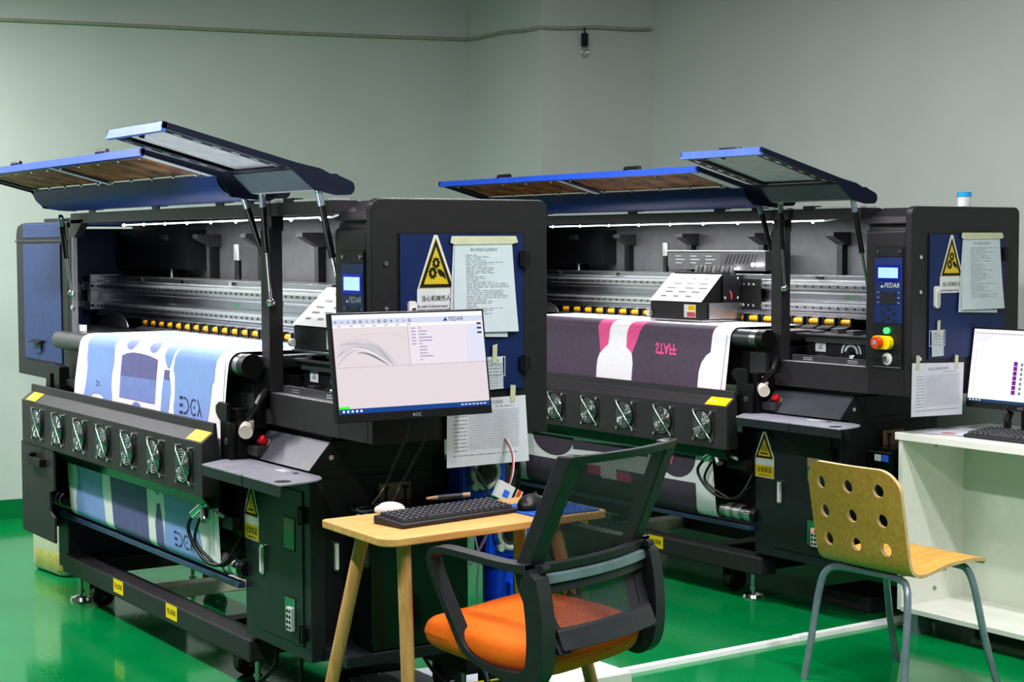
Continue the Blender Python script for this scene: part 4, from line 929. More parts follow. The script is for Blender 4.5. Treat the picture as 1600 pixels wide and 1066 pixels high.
def frame_m(o, xd, zd):
    x = Vector(xd).normalized(); z = Vector(zd).normalized(); y = z.cross(x).normalized(); z = x.cross(y)
    return Matrix(((x.x, y.x, z.x, o[0]), (x.y, y.y, z.y, o[1]), (x.z, y.z, z.z, o[2]), (0, 0, 0, 1)))

def workstation(m2):
    # near monitor, carried by an arm bolted to the printer end
    t = thing('monitor', 'black framed monitor on an arm in front of the left printer, showing print software', 'monitor', (0, 0, 0))
    mt = frame_m((.166, .045, .938), (0, 1, 0), (-.045, 0, .283))
    monitor(t, .472, .287, mt, screen_near)
    q = MB().cyl((.10, .05, 1.08), (.004, .05, 1.08), .018, 'black').box(.001, .014, .0, .10, 1.03, 1.13, 'black'); q.build('wall_arm', t, .002)
    q = MB().tube(spline([(.11, .05, .99), (.09, .06, .9), (.06, .04, .82), (.03, .02, .74), (.05, -.03, .70)]), .0035, 'rubber').tube(spline([(.11, .09, .99), (.09, .11, .88), (.07, .08, .80), (.05, .05, .73), (.1, .0, .703)]), .0035, 'rubber'); q.build('monitor_cable', t)
    # desk
    t = thing('side_desk', 'small oak desk with four round splayed legs beside the left printer', 'desk', (.38, .08, 0))
    L = lambda p: (p[0] - .38, p[1] - .08, p[2])
    pl = []
    for (x, y, r, a) in ((.557 - .04, -.272 + .04, .04, -PI / 2), (.50 - .03, .433 - .03, .03, .1), (.165 + .02, .43 - .02, .02, PI / 2), (.195 + .02, -.262 + .02, .02, PI)):
        pl += [(x + r * math.cos(a + PI / 2 * i / 5) - .38, y + r * math.sin(a + PI / 2 * i / 5) - .08) for i in range(6)]
    MB().prism(pl, 'z', .68, .70, 'wood').build('tabletop', t, .003)
    for a, b_ in (((.30, -.19, .682), (.235, -.325, 0)), ((.50, -.19, .682), (.575, -.212, 0)), ((.47, .27, .682), (.55, .41, 0)), ((.28, .29, .682), (.245, .335, 0))):
        q = MB().cyl(L(a), L(b_), .0175, 'woodleg', r1=.0165, n=24); q.build('leg', t)
    keyboard('keyboard', 'black keyboard lying on the small oak desk', (.362, .018, .70), 1.72, .385, .12)
    t = tag(MB().prism(rounded(.36, .565, .195, .40, .01), 'z', .70, .704, 'mousepad').build('mouse_pad'), 'blue mouse pad on the oak desk', 'mouse pad')
    t.matrix_world = Matrix.Translation((-.075, .01, 0))
    def mouse(nm, label, loc, rz, m, sc=1):
        t = thing(nm, label, 'mouse', loc, rz)
        q = MB(); q.ball((0, 0, .008), (.055 * sc, .031 * sc, .028 * sc), m, 24, 12); q.v = [(x, y, max(z, 0)) for x, y, z in q.v]; q.build('body', t)
        q = MB().cyl((-.038 * sc, -.004, .027 * sc), (-.038 * sc, .004, .027 * sc), .008 * sc, 'rubber').box(-.052 * sc, -.012 * sc, -.0008, .0008, .024 * sc, .0335 * sc, 'rubber'); q.build('wheel', t)
        return t
    mouse('computer_mouse', 'black mouse resting on the blue mouse pad', (.372, .268, .704), -.9, 'black', 1.08)
    t = mouse('computer_mouse', 'white mouse lying behind the black keyboard near the desk corner', (.205, -.063, .70), 1.2, 'signwhite', .75)
    MB().tube(spline([(-.04, 0, .008), (-.07, .01, .004), (-.08, .06, .003), (-.05, .1, .003)]), .002, 'rubber').build('cable', t)
    t = thing('marker_pen', 'grey marker pen with a brown tip lying across the keyboard', 'pen', (.285, .07, .7395), 1.15)
    MB().cyl((-.03, 0, 0), (.035, 0, .004), .006, 'inner').build('barrel', t); MB().cyl((-.03, 0, 0), (-.06, 0, -.002), .0055, 'brass', r1=.003).build('tip', t); MB().cyl((.035, 0, .004), (.055, 0, .005), .0065, 'brass').build('cap', t)
    t = thing('battery_pack', 'small white printed pack hanging on wires over the desk', 'pack', (.10, .372, .70))
    q = MB().box(-.008, .008, -.042, .042, -.024, .024, 'signwhite').box(.0082, .009, .012, .02, -.024, .024, 'ink').box(.0082, .009, .024, .036, -.024, .024, 'estop').box(.0082, .009, -.02, 0, -.014, .006, 'usb')
    q.xf(Matrix.Rotation(-.5, 4, 'X')); q.build('pack', t, .002)
    MB().tube(spline([(0, .0, .02), (.0, .015, .06), (-.04, .04, .11), (-.105, .05, .155)]), .0018, 'redwire').tube(spline([(0, .006, .02), (.0, .02, .06), (-.04, .046, .11), (-.105, .056, .155)]), .0018, 'signwhite').build('wire', t)
    for mt, lab in ((Matrix.Identity(4), 'black computer tower on the side shelf of the left printer, behind the oak desk'), (m2, 'black computer tower with blue ports on the side shelf of the rear printer')):
        t = thing('computer_case', lab, 'computer'); t.matrix_world = mt @ Matrix.Translation((-.212, .23, .239))
        MB().box(-.062, .064, -.155, .165, .001, .41, M['pcgloss']).build('shell', t, .004)
        MB().box(.014, .044, -.1575, -.155, .362, .386, 'usb').box(-.022, .008, -.1575, -.155, .362, .386, 'signwhite').box(-.058, .06, -.157, -.155, .392, .398, 'inner').build('port_panel', t)
        q = MB().text('Δ', lambda u, w: (-.045 + u, -.1556, .225 + w), .02, 'signwhite'); q.box(-.024, -.002, -.1556, -.155, .227, .232, 'print'); q.build('front_badge', t, normals=False)
    # blue gear motors at the rear corner of the left printer
    for n_, (zz, yy, lab) in enumerate(((.718, .486, 'blue gear motor with pale flange, upper one behind the oak desk'), (.526, .577, 'blue gear motor with pale flange, lower one under the oak desk'))):
        t = thing('gear_motor', lab, 'motor', (-.205, yy, zz), 0, 'gear motors')
        q = MB().prism(rounded(-.075, .075, -.075, .075, .02), 'x', -.08, .0, 'motorblue').cyl((0, 0, 0), (.01, 0, 0), .06, 'motorblue').box(-.07, -.01, -.03, .03, -.12, -.07, 'motorblue')
        for k in range(4): q.box(-.075 + k * .02, -.065 + k * .02, -.08, .08, -.06, .06, 'motorblue')
        q.build('gear_housing', t, .004)
        q = MB().tor((.012, 0, 0), (1, 0, 0), .045, .009, 'motorpale').cyl((.004, 0, 0), (.012, 0, 0), .043, 'inner').cyl((.012, 0, 0), (.016, 0, 0), .022, 'black')
        for k in range(4): q.cyl((.0, .056 * math.cos(PI / 4 + k * PI / 2), .056 * math.sin(PI / 4 + k * PI / 2)), (.02, .056 * math.cos(PI / 4 + k * PI / 2), .056 * math.sin(PI / 4 + k * PI / 2)), .012, 'motorpale')
        q.build('flange', t)
        q = MB().cyl((-.045, -.08, -.055 - n_ * .01), (-.045, -.08, -.185), .048, 'motorblue', n=24).cyl((-.045, -.08, -.175), (-.045, -.08, -.19), .052, 'motorblue', n=24).box(-.075, .01, -.13, -.045, -.12, -.075, 'motorblue') if n_ == 0 else MB().cyl((-.03, -.0, -.08), (-.03, -.0, -.26), .066, 'motorblue', n=28).cyl((-.03, 0, -.085), (-.03, 0, -.10), .072, 'motorblue', n=28).cyl((-.03, -0, -.25), (-.03, -0, -.275), .055, 'motorblue', n=28).box(-.01, .05, -.03, .03, -.2, -.14, 'motorblue')
        q.build('motor_body', t, .003)
        if n_ == 1: MB().box(-.09, -.01, -.06, .06, -.53, -.275, 'dark2').build('mount_stand', t, .003)
        else: MB().box(-.095, -.08, -.05, .06, -.10, .05, 'dark2').build('mount_plate', t, .003)
    for k, (pts, r, m, lab) in enumerate((
        ([(-.20, .40, .77), (-.18, .44, .73), (-.17, .475, .67), (-.165, .49, .60), (-.17, .47, .53), (-.18, .445, .48), (-.18, .42, .45)], .005, 'pinkwire', 'pale violet hose curling past the blue motors'),
        ([(-.19, .59, .80), (-.18, .595, .74), (-.18, .595, .68), (-.2, .59, .6)], .006, 'rubber', 'short black hose beside the upper blue motor'),
        ([(.03, .30, .60), (.045, .31, .52), (.05, .30, .42), (.05, .31, .30), (.05, .33, .2), (.06, .34, .1), (.08, .36, .008)], .003, 'legsteel', 'thin grey wire dropping to the floor by the blue motors'),
        ([(-.15, .56, .66), (-.13, .55, .54), (-.12, .54, .38), (-.12, .55, .25), (-.1, .56, .01)], .004, 'rubber', 'thin black wire in front of the lower blue motor'))):
        tag(MB().tube(spline(pts), r, m).build('hose' if r > .005 else 'wire'), lab, 'hose' if r > .005 else 'wire')
    t = thing('inline_adapter', 'grey inline adapter hanging on the thin grey wire', 'adapter', (.05, .325, .30)); MB().prism(rounded(-.014, .014, -.017, .017, .006), 'z', -.05, .05, 'legsteel').xf(Matrix.Rotation(.15, 4, 'X')).build('body', t, .003); MB().cyl((0, .008, -.05), (0, .010, -.065), .005, 'black').build('strain_relief', t)
    # floor clutter under the printer
    for i in range(5):
        q = MB().box(-.15, .15, -.20, .20, 0, .0035, 'paper2')
        o = tag(q.build('paper_sheet', loc=(-.50 + random.uniform(-.02, .02), .47 + random.uniform(-.03, .03), .002 + i * .0045)), 'large white paper sheet in the loose pile on the floor under the left printer', 'paper', 'papers in the floor pile'); o.rotation_euler = (0, 0, random.uniform(-.25, .25))
    t = thing('power_strip', 'grey power strip with a round socket on the floor under the left printer', 'power strip', (-.72, .36, 0.0)); MB().box(-.03, .03, -.12, .12, .0, .045, 'cabinet').build('body', t, .004); MB().cyl((0, -.06, .045), (0, -.06, .052), .022, 'legsteel').build('socket', t); MB().cyl((0, .03, .045), (0, .03, .052), .022, 'legsteel').build('socket', t)
    for pts, r, m, lab in (
        ([(-.2, .22, .29), (-.17, .28, .16), (-.15, .36, .09), (-.1, .46, .13), (-.05, .52, .2)], .006, 'rubber', 'black cable looping under the left printer toward the motors'),
        ([(-.10, .36, .27), (-.02, .36, .18), (.02, .37, .09), (.0, .33, .02), (-.06, .26, .008)], .009, 'rubber', 'thick black cable curving down behind the oak desk'),
        ([(-.33, .2, .06), (-.2, .33, .09), (-.05, .45, .13), (.05, .53, .17)], .004, 'yellowwire', 'thin yellow wire stretched over the paper pile'),
        ([(.0, .42, .2), (.0, .43, .1), (.04, .42, .03), (.1, .4, .008)], .005, 'rubber', 'black wire dropping under the seat of the office chair'),
        ([(.03, .47, .16), (.0, .46, .08), (.05, .47, .02), (.12, .5, .008)], .004, 'redwire', 'dark red wire dropping under the office chair'),
        ([(-.62, .0, .2), (-.60, -.02, .12), (-.66, -.06, .05), (-.74, -.08, .008)], .007, 'rubber', 'black cable hanging below the left printer drive cabinet'),
        ([(-.45, .0, .2), (-.44, -.01, .1), (-.43, -.02, .009)], .006, 'rubber', 'straight black cable under the right edge of the left drive cabinet')):
        tag(MB().tube(spline(pts), r, m).build('floor_cable'), lab, 'cable')
    t = thing('white_box', 'white metal box with a row of dark vents on the floor behind the office chair', 'box', (.02, .655, 0), .0)
    MB().box(-.14, .14, -.15, .11, .005, .15, 'melamine').build('case', t, .004)
    q = MB()
    for i in range(12): q.box(.1402, .1412, -.115 + i * .018, -.107 + i * .018, .06, .12, 'hole')
    q.build('vent', t)
    # jug behind the left printer
    t = thing('jerry_can', 'milky plastic jerry can on the floor behind the left printer\'s left end', 'jerry can', (-3.04, .18, 0), .1)
    q = MB().prism(rounded(-.16, .16, -.13, .13, .05), 'z', .0, .40, 'jug', True); q.build('can', t, .03, 3); MB().prism(rounded(-.145, .161, -.1305, .115, .045), 'z', .02, .11, 'jugliq', True).build('liquid', t, .01)
    MB().cyl((-.08, -.05, .40), (-.08, -.05, .44), .03, 'white').build('cap', t); MB().tube([(-.02, 0, .40), (0, 0, .44), (.08, 0, .44), (.11, 0, .40)], .014, 'jug').build('handle', t)
    # far bench
    t = thing('white_bench', 'white melamine desk with an open front at the right edge', 'desk', (-.238, 2.25, 0), .005)
    MB().box(0, 1.4, 0, .5, .693, .72, 'melamine').build('worktop', t, .002)
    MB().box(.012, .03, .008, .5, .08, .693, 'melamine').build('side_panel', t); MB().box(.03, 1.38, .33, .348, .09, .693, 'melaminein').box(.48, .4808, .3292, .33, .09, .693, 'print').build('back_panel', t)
    MB().box(1.37, 1.388, .008, .5, .08, .693, 'melamine').build('side_panel', t)
    MB().box(.03, 1.37, .008, .33, .075, .093, 'melamine').build('shelf', t, .001)
    MB().box(.03, .09, .03, .09, 0, .08, 'legsteel').box(1.3, 1.36, .03, .09, 0, .08, 'legsteel').box(.03, 1.36, .4, .42, 0, .08, 'inner').build('foot', t)
    q = MB()
    for x, z in ((.09, .665), (.09, .14), (.5, .64), (.49, .13)): q.cyl((x if x > .2 else .03, .18 if x < .2 else .329, z), (x if x > .2 else .034, .18 if x < .2 else .326, z), .008, 'print', n=12)
    q.build('screw_cap', t)
    t = thing('monitor', 'monitor on the white desk at the right edge, white page with purple blocks', 'monitor', (0, 0, 0))
    mt = frame_m((.112, 2.50, .807), (1, .01, 0), (0, .04, .285)); monitor(t, .49, .288, mt, screen_far)
    MB().box(.09, .135, 2.53, 2.56, .725, .95, 'bezel').tube([(-.02, 2.47, .724), (.03, 2.52, .74), (.04, 2.54, .80)], .012, 'bezel').build('stand', t, .003)
    MB().prism(rounded(.0, .22, 2.47, 2.66, .03), 'z', .72, .728, 'bezel').build('base', t)
    MB().tube(spline([(.09, 2.53, .86), (.05, 2.49, .80), (.11, 2.46, .745), (.2, 2.5, .725)]), .004, 'rubber').box(.085, .1, 2.45, 2.47, .745, .775, 'black').build('cable', t)
    keyboard('keyboard', 'black keyboard in front of the monitor on the white desk', (.235, 2.40, .72), .03, .45, .14)
    for i, (x, y, a, lab) in enumerate(((-.12, 2.42, .25, 'loose white sheet lying left of the keyboard on the white desk'), (-.10, 2.47, -.1, 'second white sheet under the loose one on the white desk'))):
        q = MB().box(-.09, .09, -.11, .11, 0, .0012, 'paper2')
        if i == 0: q.box(.0, .05, -.09, -.06, .0012, .0016, 'redpanel')
        o = tag(q.build('paper_sheet', loc=(x, y, .7205 + (1 - i) * .0016)), lab, 'paper'); o.rotation_euler = (0, 0, a)
    t = thing('black_tray', 'flat black box on the floor between the rear printer and the white desk', 'box', (-.62, 2.5, 0)); MB().box(-.12, .14, -.12, .12, .0, .06, 'inner').build('case', t, .004)
    MB().tube(spline([(.18, -.06, .03), (.24, -.12, .01), (.3, -.05, .01), (.33, .05, .01)]), .006, 'rubber').build('cable', t)
    t = thing('cap_bottle', 'white bottle with a blue cap standing on top of the rear printer', 'bottle'); 
    MB().cyl((0, 0, 0), (0, 0, .036), .024, 'signwhite').build('bottle', t); MB().cyl((0, 0, .036), (0, 0, .052), .026, M['capblue']).build('cap', t); t.matrix_world = m2 @ Matrix.Translation((-.05, .33, 1.527))
    # floor trunking
    q = MB().prism([(-.02, 0), (-.016, .014), (.016, .014), (.02, 0)], 'y', -.3, .92, 'trunk').prism([(-.021, 0), (-.017, .016), (.017, .016), (.021, 0)], 'y', .86, .93, 'trunk').prism([(-.02, 0), (-.016, .014), (.016, .014), (.02, 0)], 'y', .92, 1.52, 'trunk')
    o = tag(q.build('cable_trunking', loc=(-.30, 1.0, 0)), 'white cable trunking strip running across the green floor', 'trunking'); o.rotation_euler = (0, 0, .03)

# ------------------------------------------------------------------ chairs
def office_chair():
    t = thing('office_chair', 'office chair with orange seat and black mesh back at the oak desk', 'chair', (.567, .095, 0), math.radians(108.25))
    # seat cushion
    q = MB(); nx, ny = 14, 14
    def top(u, w):
        e = max(abs(u), abs(w)); f = e / max(1e-6, (abs(u) ** 4.5 + abs(w) ** 4.5) ** (1 / 4.5)); x = u * f * .242 * (1 - .08 * w * (w > 0)); y = -.042 + w * f * .213; rr = max(0, 1 - e ** 12) ** .4
        return x, y, rr
    vs = []
    for sgn in (1, -1):
        for j in range(ny + 1):
            for i in range(nx + 1):
                u = math.sin((i / nx - .5) * PI); w = math.sin((j / ny - .5) * PI)
                x, y, rr = top(u, w); lean = -.035 * max(0, w - .3) ** 2
                z = .450 + (.045 * rr if sgn > 0 else -.05 * rr) + lean * (1 if sgn > 0 else .6) - .012 * (1 - u * u) * (sgn > 0) + .018 * w
                vs.append((x, y, z))
    N = (nx + 1) * (ny + 1); fs = []
    for s_ in (0, 1):
        for j in range(ny):
            for i in range(nx):
                a = s_ * N + j * (nx + 1) + i; fs.append((a, a + 1, a + nx + 2, a + nx + 1))
    q.add(vs, fs, 'orange', True); o = q.build('seat', t, sub=1); 
    bm = bmesh.new(); bm.from_mesh(o.data); bmesh.ops.remove_doubles(bm, verts=bm.verts, dist=1e-4); bm.to_mesh(o.data); bm.free()
    MB().box(-.16, .16, -.2, .08, .415, .432, 'black').build('seat_pan', t, .01)
    # back: side rails, lumbar bars, nets
    def back(x, s):   # s 0 bottom .. 1 top
        z = .455 + s * .465
        y = -.275 + .06 * math.sin(min(1, s / .42) * PI / 2) - (.115 * max(0, s - .42) / .58)
        return Vector((x, y - .03 * (1 - (x / .22) ** 2), z))
    hw = lambda s: .185 + .035 * min(1, s / .4) - .012 * max(0, s - .4) / .6
    for sg in (-1, 1):
        pts = [back(sg * hw(s), s) for s in [i / 14 for i in range(15)]]
        q = MB(); vs = []; fs = []
        for i, p in enumerate(pts):
            w_ = .036 if i > 4 else .03
            vs += [p + Vector((sg * .012, 0, 0)), p + Vector((-sg * w_, -.004, 0)), p + Vector((-sg * w_, .036, 0)), p + Vector((sg * .012, .044, 0))]
        for i in range(len(pts) - 1):
            for k in range(4): fs.append((i * 4 + k, i * 4 + (k + 1) % 4, i * 4 + 4 + (k + 1) % 4, i * 4 + 4 + k))
        fs += [(0, 1, 2, 3), tuple(range(len(vs) - 4, len(vs)))]
        q.add(vs, fs, 'chairblack'); q.build('back_rail', t, .004)
    def bar(s0, s1, m, nm, off=.0, thick=.02):
        q = MB(); n = 12; vs = []; fs = []
        for i in range(n + 1):
            f = -1 + 2 * i / n
            for s, dy in ((s0, off), (s1, off), (s1, off + thick), (s0, off + thick)):
                p = back(f * hw((s0 + s1) / 2), s); vs.append(p + Vector((0, dy, 0)))
        for i in range(n):
            for k in range(4): fs.append((i * 4 + k, i * 4 + (k + 1) % 4, i * 4 + 4 + (k + 1) % 4, i * 4 + 4 + k))
        fs += [(0, 1, 2, 3), tuple(range(len(vs) - 4, len(vs)))]
        q.add(vs, fs, m); q.build(nm, t, .003)
    bar(.955, 1.0, 'chairblack', 'top_rail', -.002); bar(.40, .445, 'chairblack', 'lumbar_bar', -.012, .024); bar(.345, .395, 'chairgrey', 'lumbar_bar', -.022, .03); bar(.295, .34, 'chairblack', 'lumbar_bar', -.012, .024); bar(.02, .12, 'chairblack', 'bottom_rail', -.012)
    for s0, s1 in ((.44, .96), (.09, .30)):
        q = MB(); n, k = 10, 8; vs = []; uv = []
        for j in range(k + 1):
            for i in range(n + 1):
                s = s0 + (s1 - s0) * j / k; f = -1 + 2 * i / n; p = back(f * (hw(s) - .02), s) + Vector((0, .008, 0)); vs.append(p); uv.append((p.x, p.z))
        q.add(vs, [(j * (n + 1) + i, j * (n + 1) + i + 1, (j + 1) * (n + 1) + i + 1, (j + 1) * (n + 1) + i) for j in range(k) for i in range(n)], 'net', True)
        o = q.build('back_net', t, normals=False); ul = o.data.uv_layers.new(name='UVMap')
        for lp in o.data.loops: ul.data[lp.index].uv = uv[lp.vertex_index]
    # armrests: flat band loops
    for sg in (-1, 1):
        prof = spline([(-.225, .655), (-.15, .657), (-.03, .668), (.045, .672), (.072, .655), (.055, .60), (.0, .50), (-.035, .445), (-.09, .415), (-.19, .395), (-.225, .40), (-.245, .43), (-.25, .50), (-.242, .58), (-.225, .655)], 5)
        q = MB(); vs = []; fs = []; n = len(prof)
        for i, p in enumerate(prof):
            a = prof[max(i - 1, 0)]; b_ = prof[min(i + 1, n - 1)]; d = (b_ - a).normalized(); nn = Vector((-d.y, d.x)); th = .008
            back_f = max(0, min(1, (-p.x - .12) / .1)); wd = .021 + .004 * back_f * (sg < 0); th = .008 + .016 * back_f * (1 if p.y < .64 else .2)
            for sx, sn in ((-1, -1), (1, -1), (1, 1), (-1, 1)):
                vs.append((sg * .230 + sx * wd, p.x + nn.x * th * sn, p.y + nn.y * th * sn))
        for i in range(n - 1):
            for k in range(4): fs.append((i * 4 + k, i * 4 + (k + 1) % 4, i * 4 + 4 + (k + 1) % 4, i * 4 + 4 + k))
        q.add(vs, fs, 'chairblack', False); q.build('armrest', t, .004)
        MB().cyl((sg * .20, -.247, .655), (sg * .225, -.247, .655), .009, 'chairblack').build('arm_bolt', t)
    MB().cyl((0, -.06, .1), (0, -.06, .27), .032, 'black').cyl((0, -.06, .27), (0, -.06, .42), .018, 'chairgrey').box(-.07, .07, -.16, .04, .395, .42, 'black').build('gas_lift', t, .002)
    for k in range(5):
        a = 2 * PI * k / 5 + .5; d = Vector((math.cos(a), math.sin(a), 0)); c0 = Vector((0, -.06, 0))
        q = MB().tube([c0 + d * .02 + Vector((0, 0, .12)), c0 + d * .15 + Vector((0, 0, .11)), c0 + d * .29 + Vector((0, 0, .075))], [.03, .026, .017], 'black', 10); q.build('base_arm', t)
        w_ = c0 + d * .28; s_ = Vector((-d.y, d.x, 0))
        q = MB().cyl(w_ + s_ * .008 + Vector((0, 0, .027)), w_ + s_ * .024 + Vector((0, 0, .027)), .027, 'black', n=16).cyl(w_ - s_ * .024 + Vector((0, 0, .027)), w_ - s_ * .008 + Vector((0, 0, .027)), .027, 'black', n=16).cyl(w_ + Vector((0, 0, .03)), w_ + Vector((0, 0, .075)), .008, 'chairgrey'); q.build('caster', t)

def plywood_chair():
    t = thing('plywood_chair', 'bent plywood chair with nine round holes in its back and grey tube legs', 'chair', (.29, 1.72, 0))
    # profile (y,z): top of back -> bend -> seat front (faces +y)
    P = spline([(-.225, .715), (-.205, .62), (-.178, .50), (-.165, .44), (-.150, .405), (-.118, .388), (-.07, .392), (.02, .41), (.11, .416), (.17, .411), (.205, .395)], 8)
    S = [0]
    for i in range(1, len(P)): S.append(S[-1] + (P[i] - P[i - 1]).length)
    Lt = S[-1]
    def at(u, s):
        s = max(0, min(Lt, s)); i = 0
        while i < len(S) - 2 and S[i + 1] < s: i += 1
        k = (s - S[i]) / (S[i + 1] - S[i]); p = P[i].lerp(P[i + 1], k); d = (P[i + 1] - P[i]).normalized(); return p, Vector((d.y, -d.x))
    W_ = lambda s: .200 - .018 * max(0, min(1, (.33 - s) / .33)) * 0 
    r = .075; hw = .198
    outl = [(-hw + r - r * math.cos(a), r - r * math.sin(a)) for a in [i * PI / 2 / 8 for i in range(9)]] + [(hw - r + r * math.sin(a), r - r * math.cos(a)) for a in [i * PI / 2 / 8 for i in range(9)]]
    outl += [(hw + .0, .36), (hw, Lt - .03), (hw - .03, Lt), (-hw + .03, Lt), (-hw, Lt - .03), (-hw, .36)]
    holes = [disc(hx, hs, .0205, .0215, 22) for hs in (.068, .163, .256) for hx in (-.132, -.008, .116)]
    # 2D fill with holes cut into strips
    pv = [[Vector((p[0], p[1], 0)) for p in q_] for q_ in [outl] + holes]
    al = [p for q_ in [outl] + holes for p in q_]; bm = bmesh.new(); bv = [bm.verts.new((p[0], p[1], 0)) for p in al]
    for tr in tessellate_polygon(pv):
        try: bm.faces.new([bv[i] for i in tr])
        except ValueError: pass
    for k in range(1, 34):
        bmesh.ops.bisect_plane(bm, geom=bm.verts[:] + bm.edges[:] + bm.faces[:], plane_co=(0, Lt * k / 34, 0), plane_no=(0, 1, 0))
    for k in range(1, 10):
        bmesh.ops.bisect_plane(bm, geom=bm.verts[:] + bm.edges[:] + bm.faces[:], plane_co=(-hw + 2 * hw * k / 10, 0, 0), plane_no=(1, 0, 0))
    bmesh.ops.triangulate(bm, faces=bm.faces[:])
    q = MB(); th = .0055
    for sgn, m in ((1, None), (-1, None)):
        bm.verts.index_update(); vs = []
        for v_ in bm.verts:
            p, nn = at(v_.co.x, v_.co.y); dish = .02 * (v_.co.x / hw) ** 2 * max(0, 1 - v_.co.y / .45); vs.append((v_.co.x, p.x + nn.x * th * sgn + dish, p.y + nn.y * th * sgn))
        for mm, cond in (('plyface', lambda c: c < .34), ('plyseat', lambda c: c >= .34)):
            if sgn > 0: mm = 'plyseat' if mm == 'plyface' and False else mm
            q.add(vs, [[v_.index for v_ in f.verts] for f in bm.faces if cond(f.calc_center_median().y)], mm if sgn < 0 else 'plyseat', True)
    be = [e for e in bm.edges if len(e.link_faces) == 1]
    for e in be:
        pts = []
        for v_ in e.verts:
            p, nn = at(v_.co.x, v_.co.y); dish = .02 * (v_.co.x / hw) ** 2 * max(0, 1 - v_.co.y / .45)
            for sgn in (1, -1): pts.append((v_.co.x, p.x + nn.x * th * sgn + dish, p.y + nn.y * th * sgn))
        q.add([pts[0], pts[1], pts[3], pts[2]], [(0, 1, 2, 3)], 'plywood')
    bm.free(); q.build('seat_shell', t, normals=False)
    R_ = .0115
    for sx in (-1, 1):
        back = spline([(sx * .05, -.115, .370), (sx * .13, -.125, .368), (sx * .168, -.14, .355), (sx * .188, -.155, .30), (sx * .203, -.18, .12), (sx * .215, -.197, .0)], 6)
        MB().tube(back, R_, 'legsteel', 12).build('leg', t)
        fr = spline([(sx * .05, .105, .392), (sx * .14, .115, .392), (sx * .172, .125, .378), (sx * .188, .14, .32), (sx * .203, .18, .14), (sx * .215, .225, .0)], 6)
        MB().tube(fr, R_, 'legsteel', 12).build('leg', t)
    MB().tube([(-.06, -.115, .370), (.06, -.115, .370)], R_, 'legsteel', 12).tube([(-.06, .105, .392), (.06, .105, .392)], R_, 'legsteel', 12).box(-.09, -.06, -.13, .12, .366, .378, 'legsteel').box(.06, .09, -.13, .12, .366, .378, 'legsteel').build('under_frame', t)
    q = MB()
    for x in (-.09, .09): q.cyl((x, .13, .417), (x, .13, .421), .006, 'chrome').cyl((x, -.1, .385), (x, -.1, .365), .009, 'chrome')
    q.build('bolt', t)

# ------------------------------------------------------------------ scene
M['pcgloss'] = mat('glossy black green', '0b1411', .15)
M['capblue'] = mat('blue cap', '2a9ad0', .4)
WK = dict(K0=(-4.80, -2.2), K1=(-4.276, 2.95), K2=(-3.505, 2.95), K3=(-3.362, 3.60), zc=2.49, zc1=2.572, zc2=2.557, zc3=2.575)
room()
Z1, Z2 = .400, .345
r1 = thing('textile_printer', 'large black and blue textile printer on the left, lids raised, feeding light blue fabric', 'printer')
make_printer(1, r1, .012, Z1, -.635)
r2 = thing('textile_printer', 'matching black and blue textile printer standing behind on the right, feeding dark purple fabric', 'printer', (-.1335, 2.2164, 0), .0237)
make_printer(2, r2, -.013, Z2, -1.525)
m1 = Matrix.Identity(4); m2 = Matrix.Translation((-.1335, 2.2164, 0)) @ Matrix.Rotation(.0237, 4, 'Z')
fabrics(m1, m2, Z1, Z2)
papers(m1, m2)
workstation(m2)
office_chair()
plywood_chair()

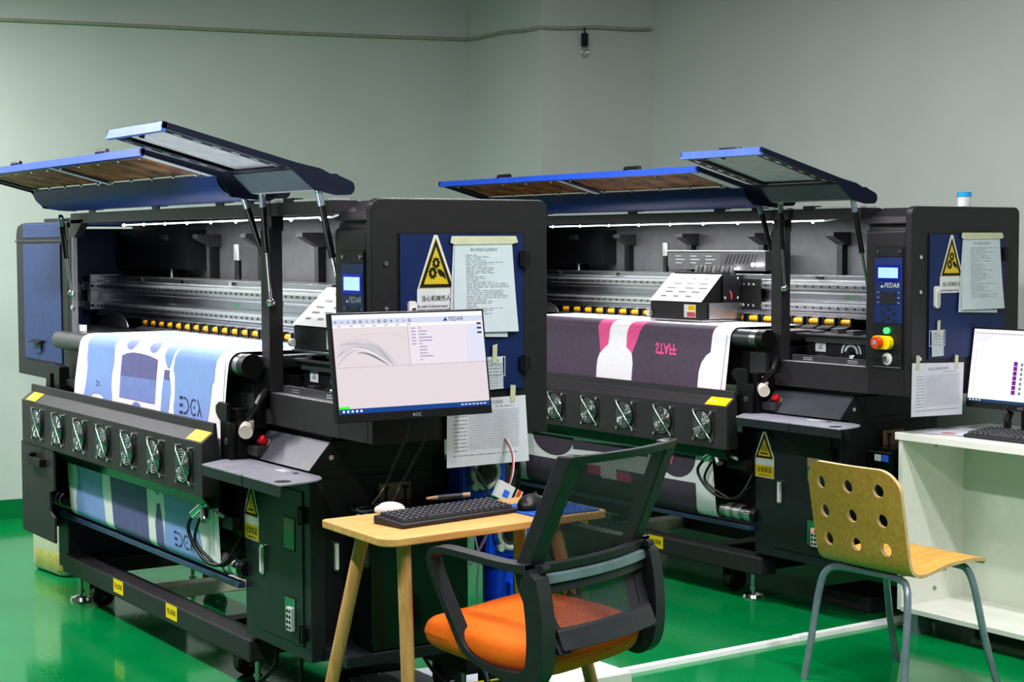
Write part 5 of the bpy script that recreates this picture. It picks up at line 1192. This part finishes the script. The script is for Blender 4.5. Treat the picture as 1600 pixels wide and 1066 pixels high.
# lights
def area(name, loc, sx, sy, power, col=(1, 1, 1), rot=(0, 0, 0)):
    l = bpy.data.lights.new(name, 'AREA'); l.shape = 'RECTANGLE'; l.size = sx; l.size_y = sy; l.energy = power; l.color = col
    o = bpy.data.objects.new(name, l); C.objects.link(o); o.location = loc; o.rotation_euler = rot; return o
LC = (1, .965, .995)
area('ceiling_light', (1.5, -1.6, 3.1), 1.2, .12, 78, LC)
area('ceiling_light', (2.7, .6, 3.1), 1.2, .12, 76, LC)
area('ceiling_light', (-1.4, -1.55, 3.1), 1.2, .12, 92, LC)
area('ceiling_light', (-3.6, -1.2, 2.7), .12, 1.2, 85, LC)
area('ceiling_light', (1.2, 1.2, 3.1), 1.2, .12, 50, LC)
area('ceiling_light', (-.9, 1.15, 3.1), 1.2, .12, 55, LC)
for m_ in (m1, m2):   # the LED strips themselves
    p = m_ @ Vector((-1.45, .195, 1.468)); a_ = area('led_strip_light', p, 1.75, .01, 11, (.97, 1, .98), (.05, 0, 0))
w = bpy.data.worlds.new('World'); bpy.context.scene.world = w; w.use_nodes = True
bg = w.node_tree.nodes['Background']; bg.inputs[0].default_value = lin('b2b2b2'); bg.inputs[1].default_value = .27

sl = bpy.data.lights.new('lid_fill_spot', 'SPOT'); sl.energy = 150; sl.spot_size = math.radians(26); sl.spot_blend = .6; sl.shadow_soft_size = .08; sl.color = (1, .93, 1)  # added fill lamp brightening the near service lid's lining, no real fixture
so = bpy.data.objects.new('lid_fill_spot', sl); C.objects.link(so); so.location = (.1, -2.3, .75); so.rotation_euler = (Vector((-.47, -.28, 1.66)) - Vector(so.location)).to_track_quat('-Z', 'Y').to_euler()
# camera
cam = bpy.data.cameras.new('camera'); co = bpy.data.objects.new('camera', cam); C.objects.link(co)
cam.sensor_width = 36; cam.lens = 2621.4 * 36 / 1600; cam.clip_end = 100
r_ = Vector((0.54919753, 0.83568361, -0.0038689)); u_ = Vector((-0.04645334, 0.03515013, 0.99830184)); f_ = Vector((-0.83440048, 0.54808518, -0.05812466))
co.matrix_world = Matrix(((r_.x, u_.x, -f_.x, 4.00860092), (r_.y, u_.y, -f_.y, -2.17823768), (r_.z, u_.z, -f_.z, 1.4), (0, 0, 0, 1)))
bpy.context.scene.camera = co
vs = bpy.context.scene.view_settings; vs.view_transform = 'Standard'; vs.look = 'Medium High Contrast'; vs.exposure = 0.0
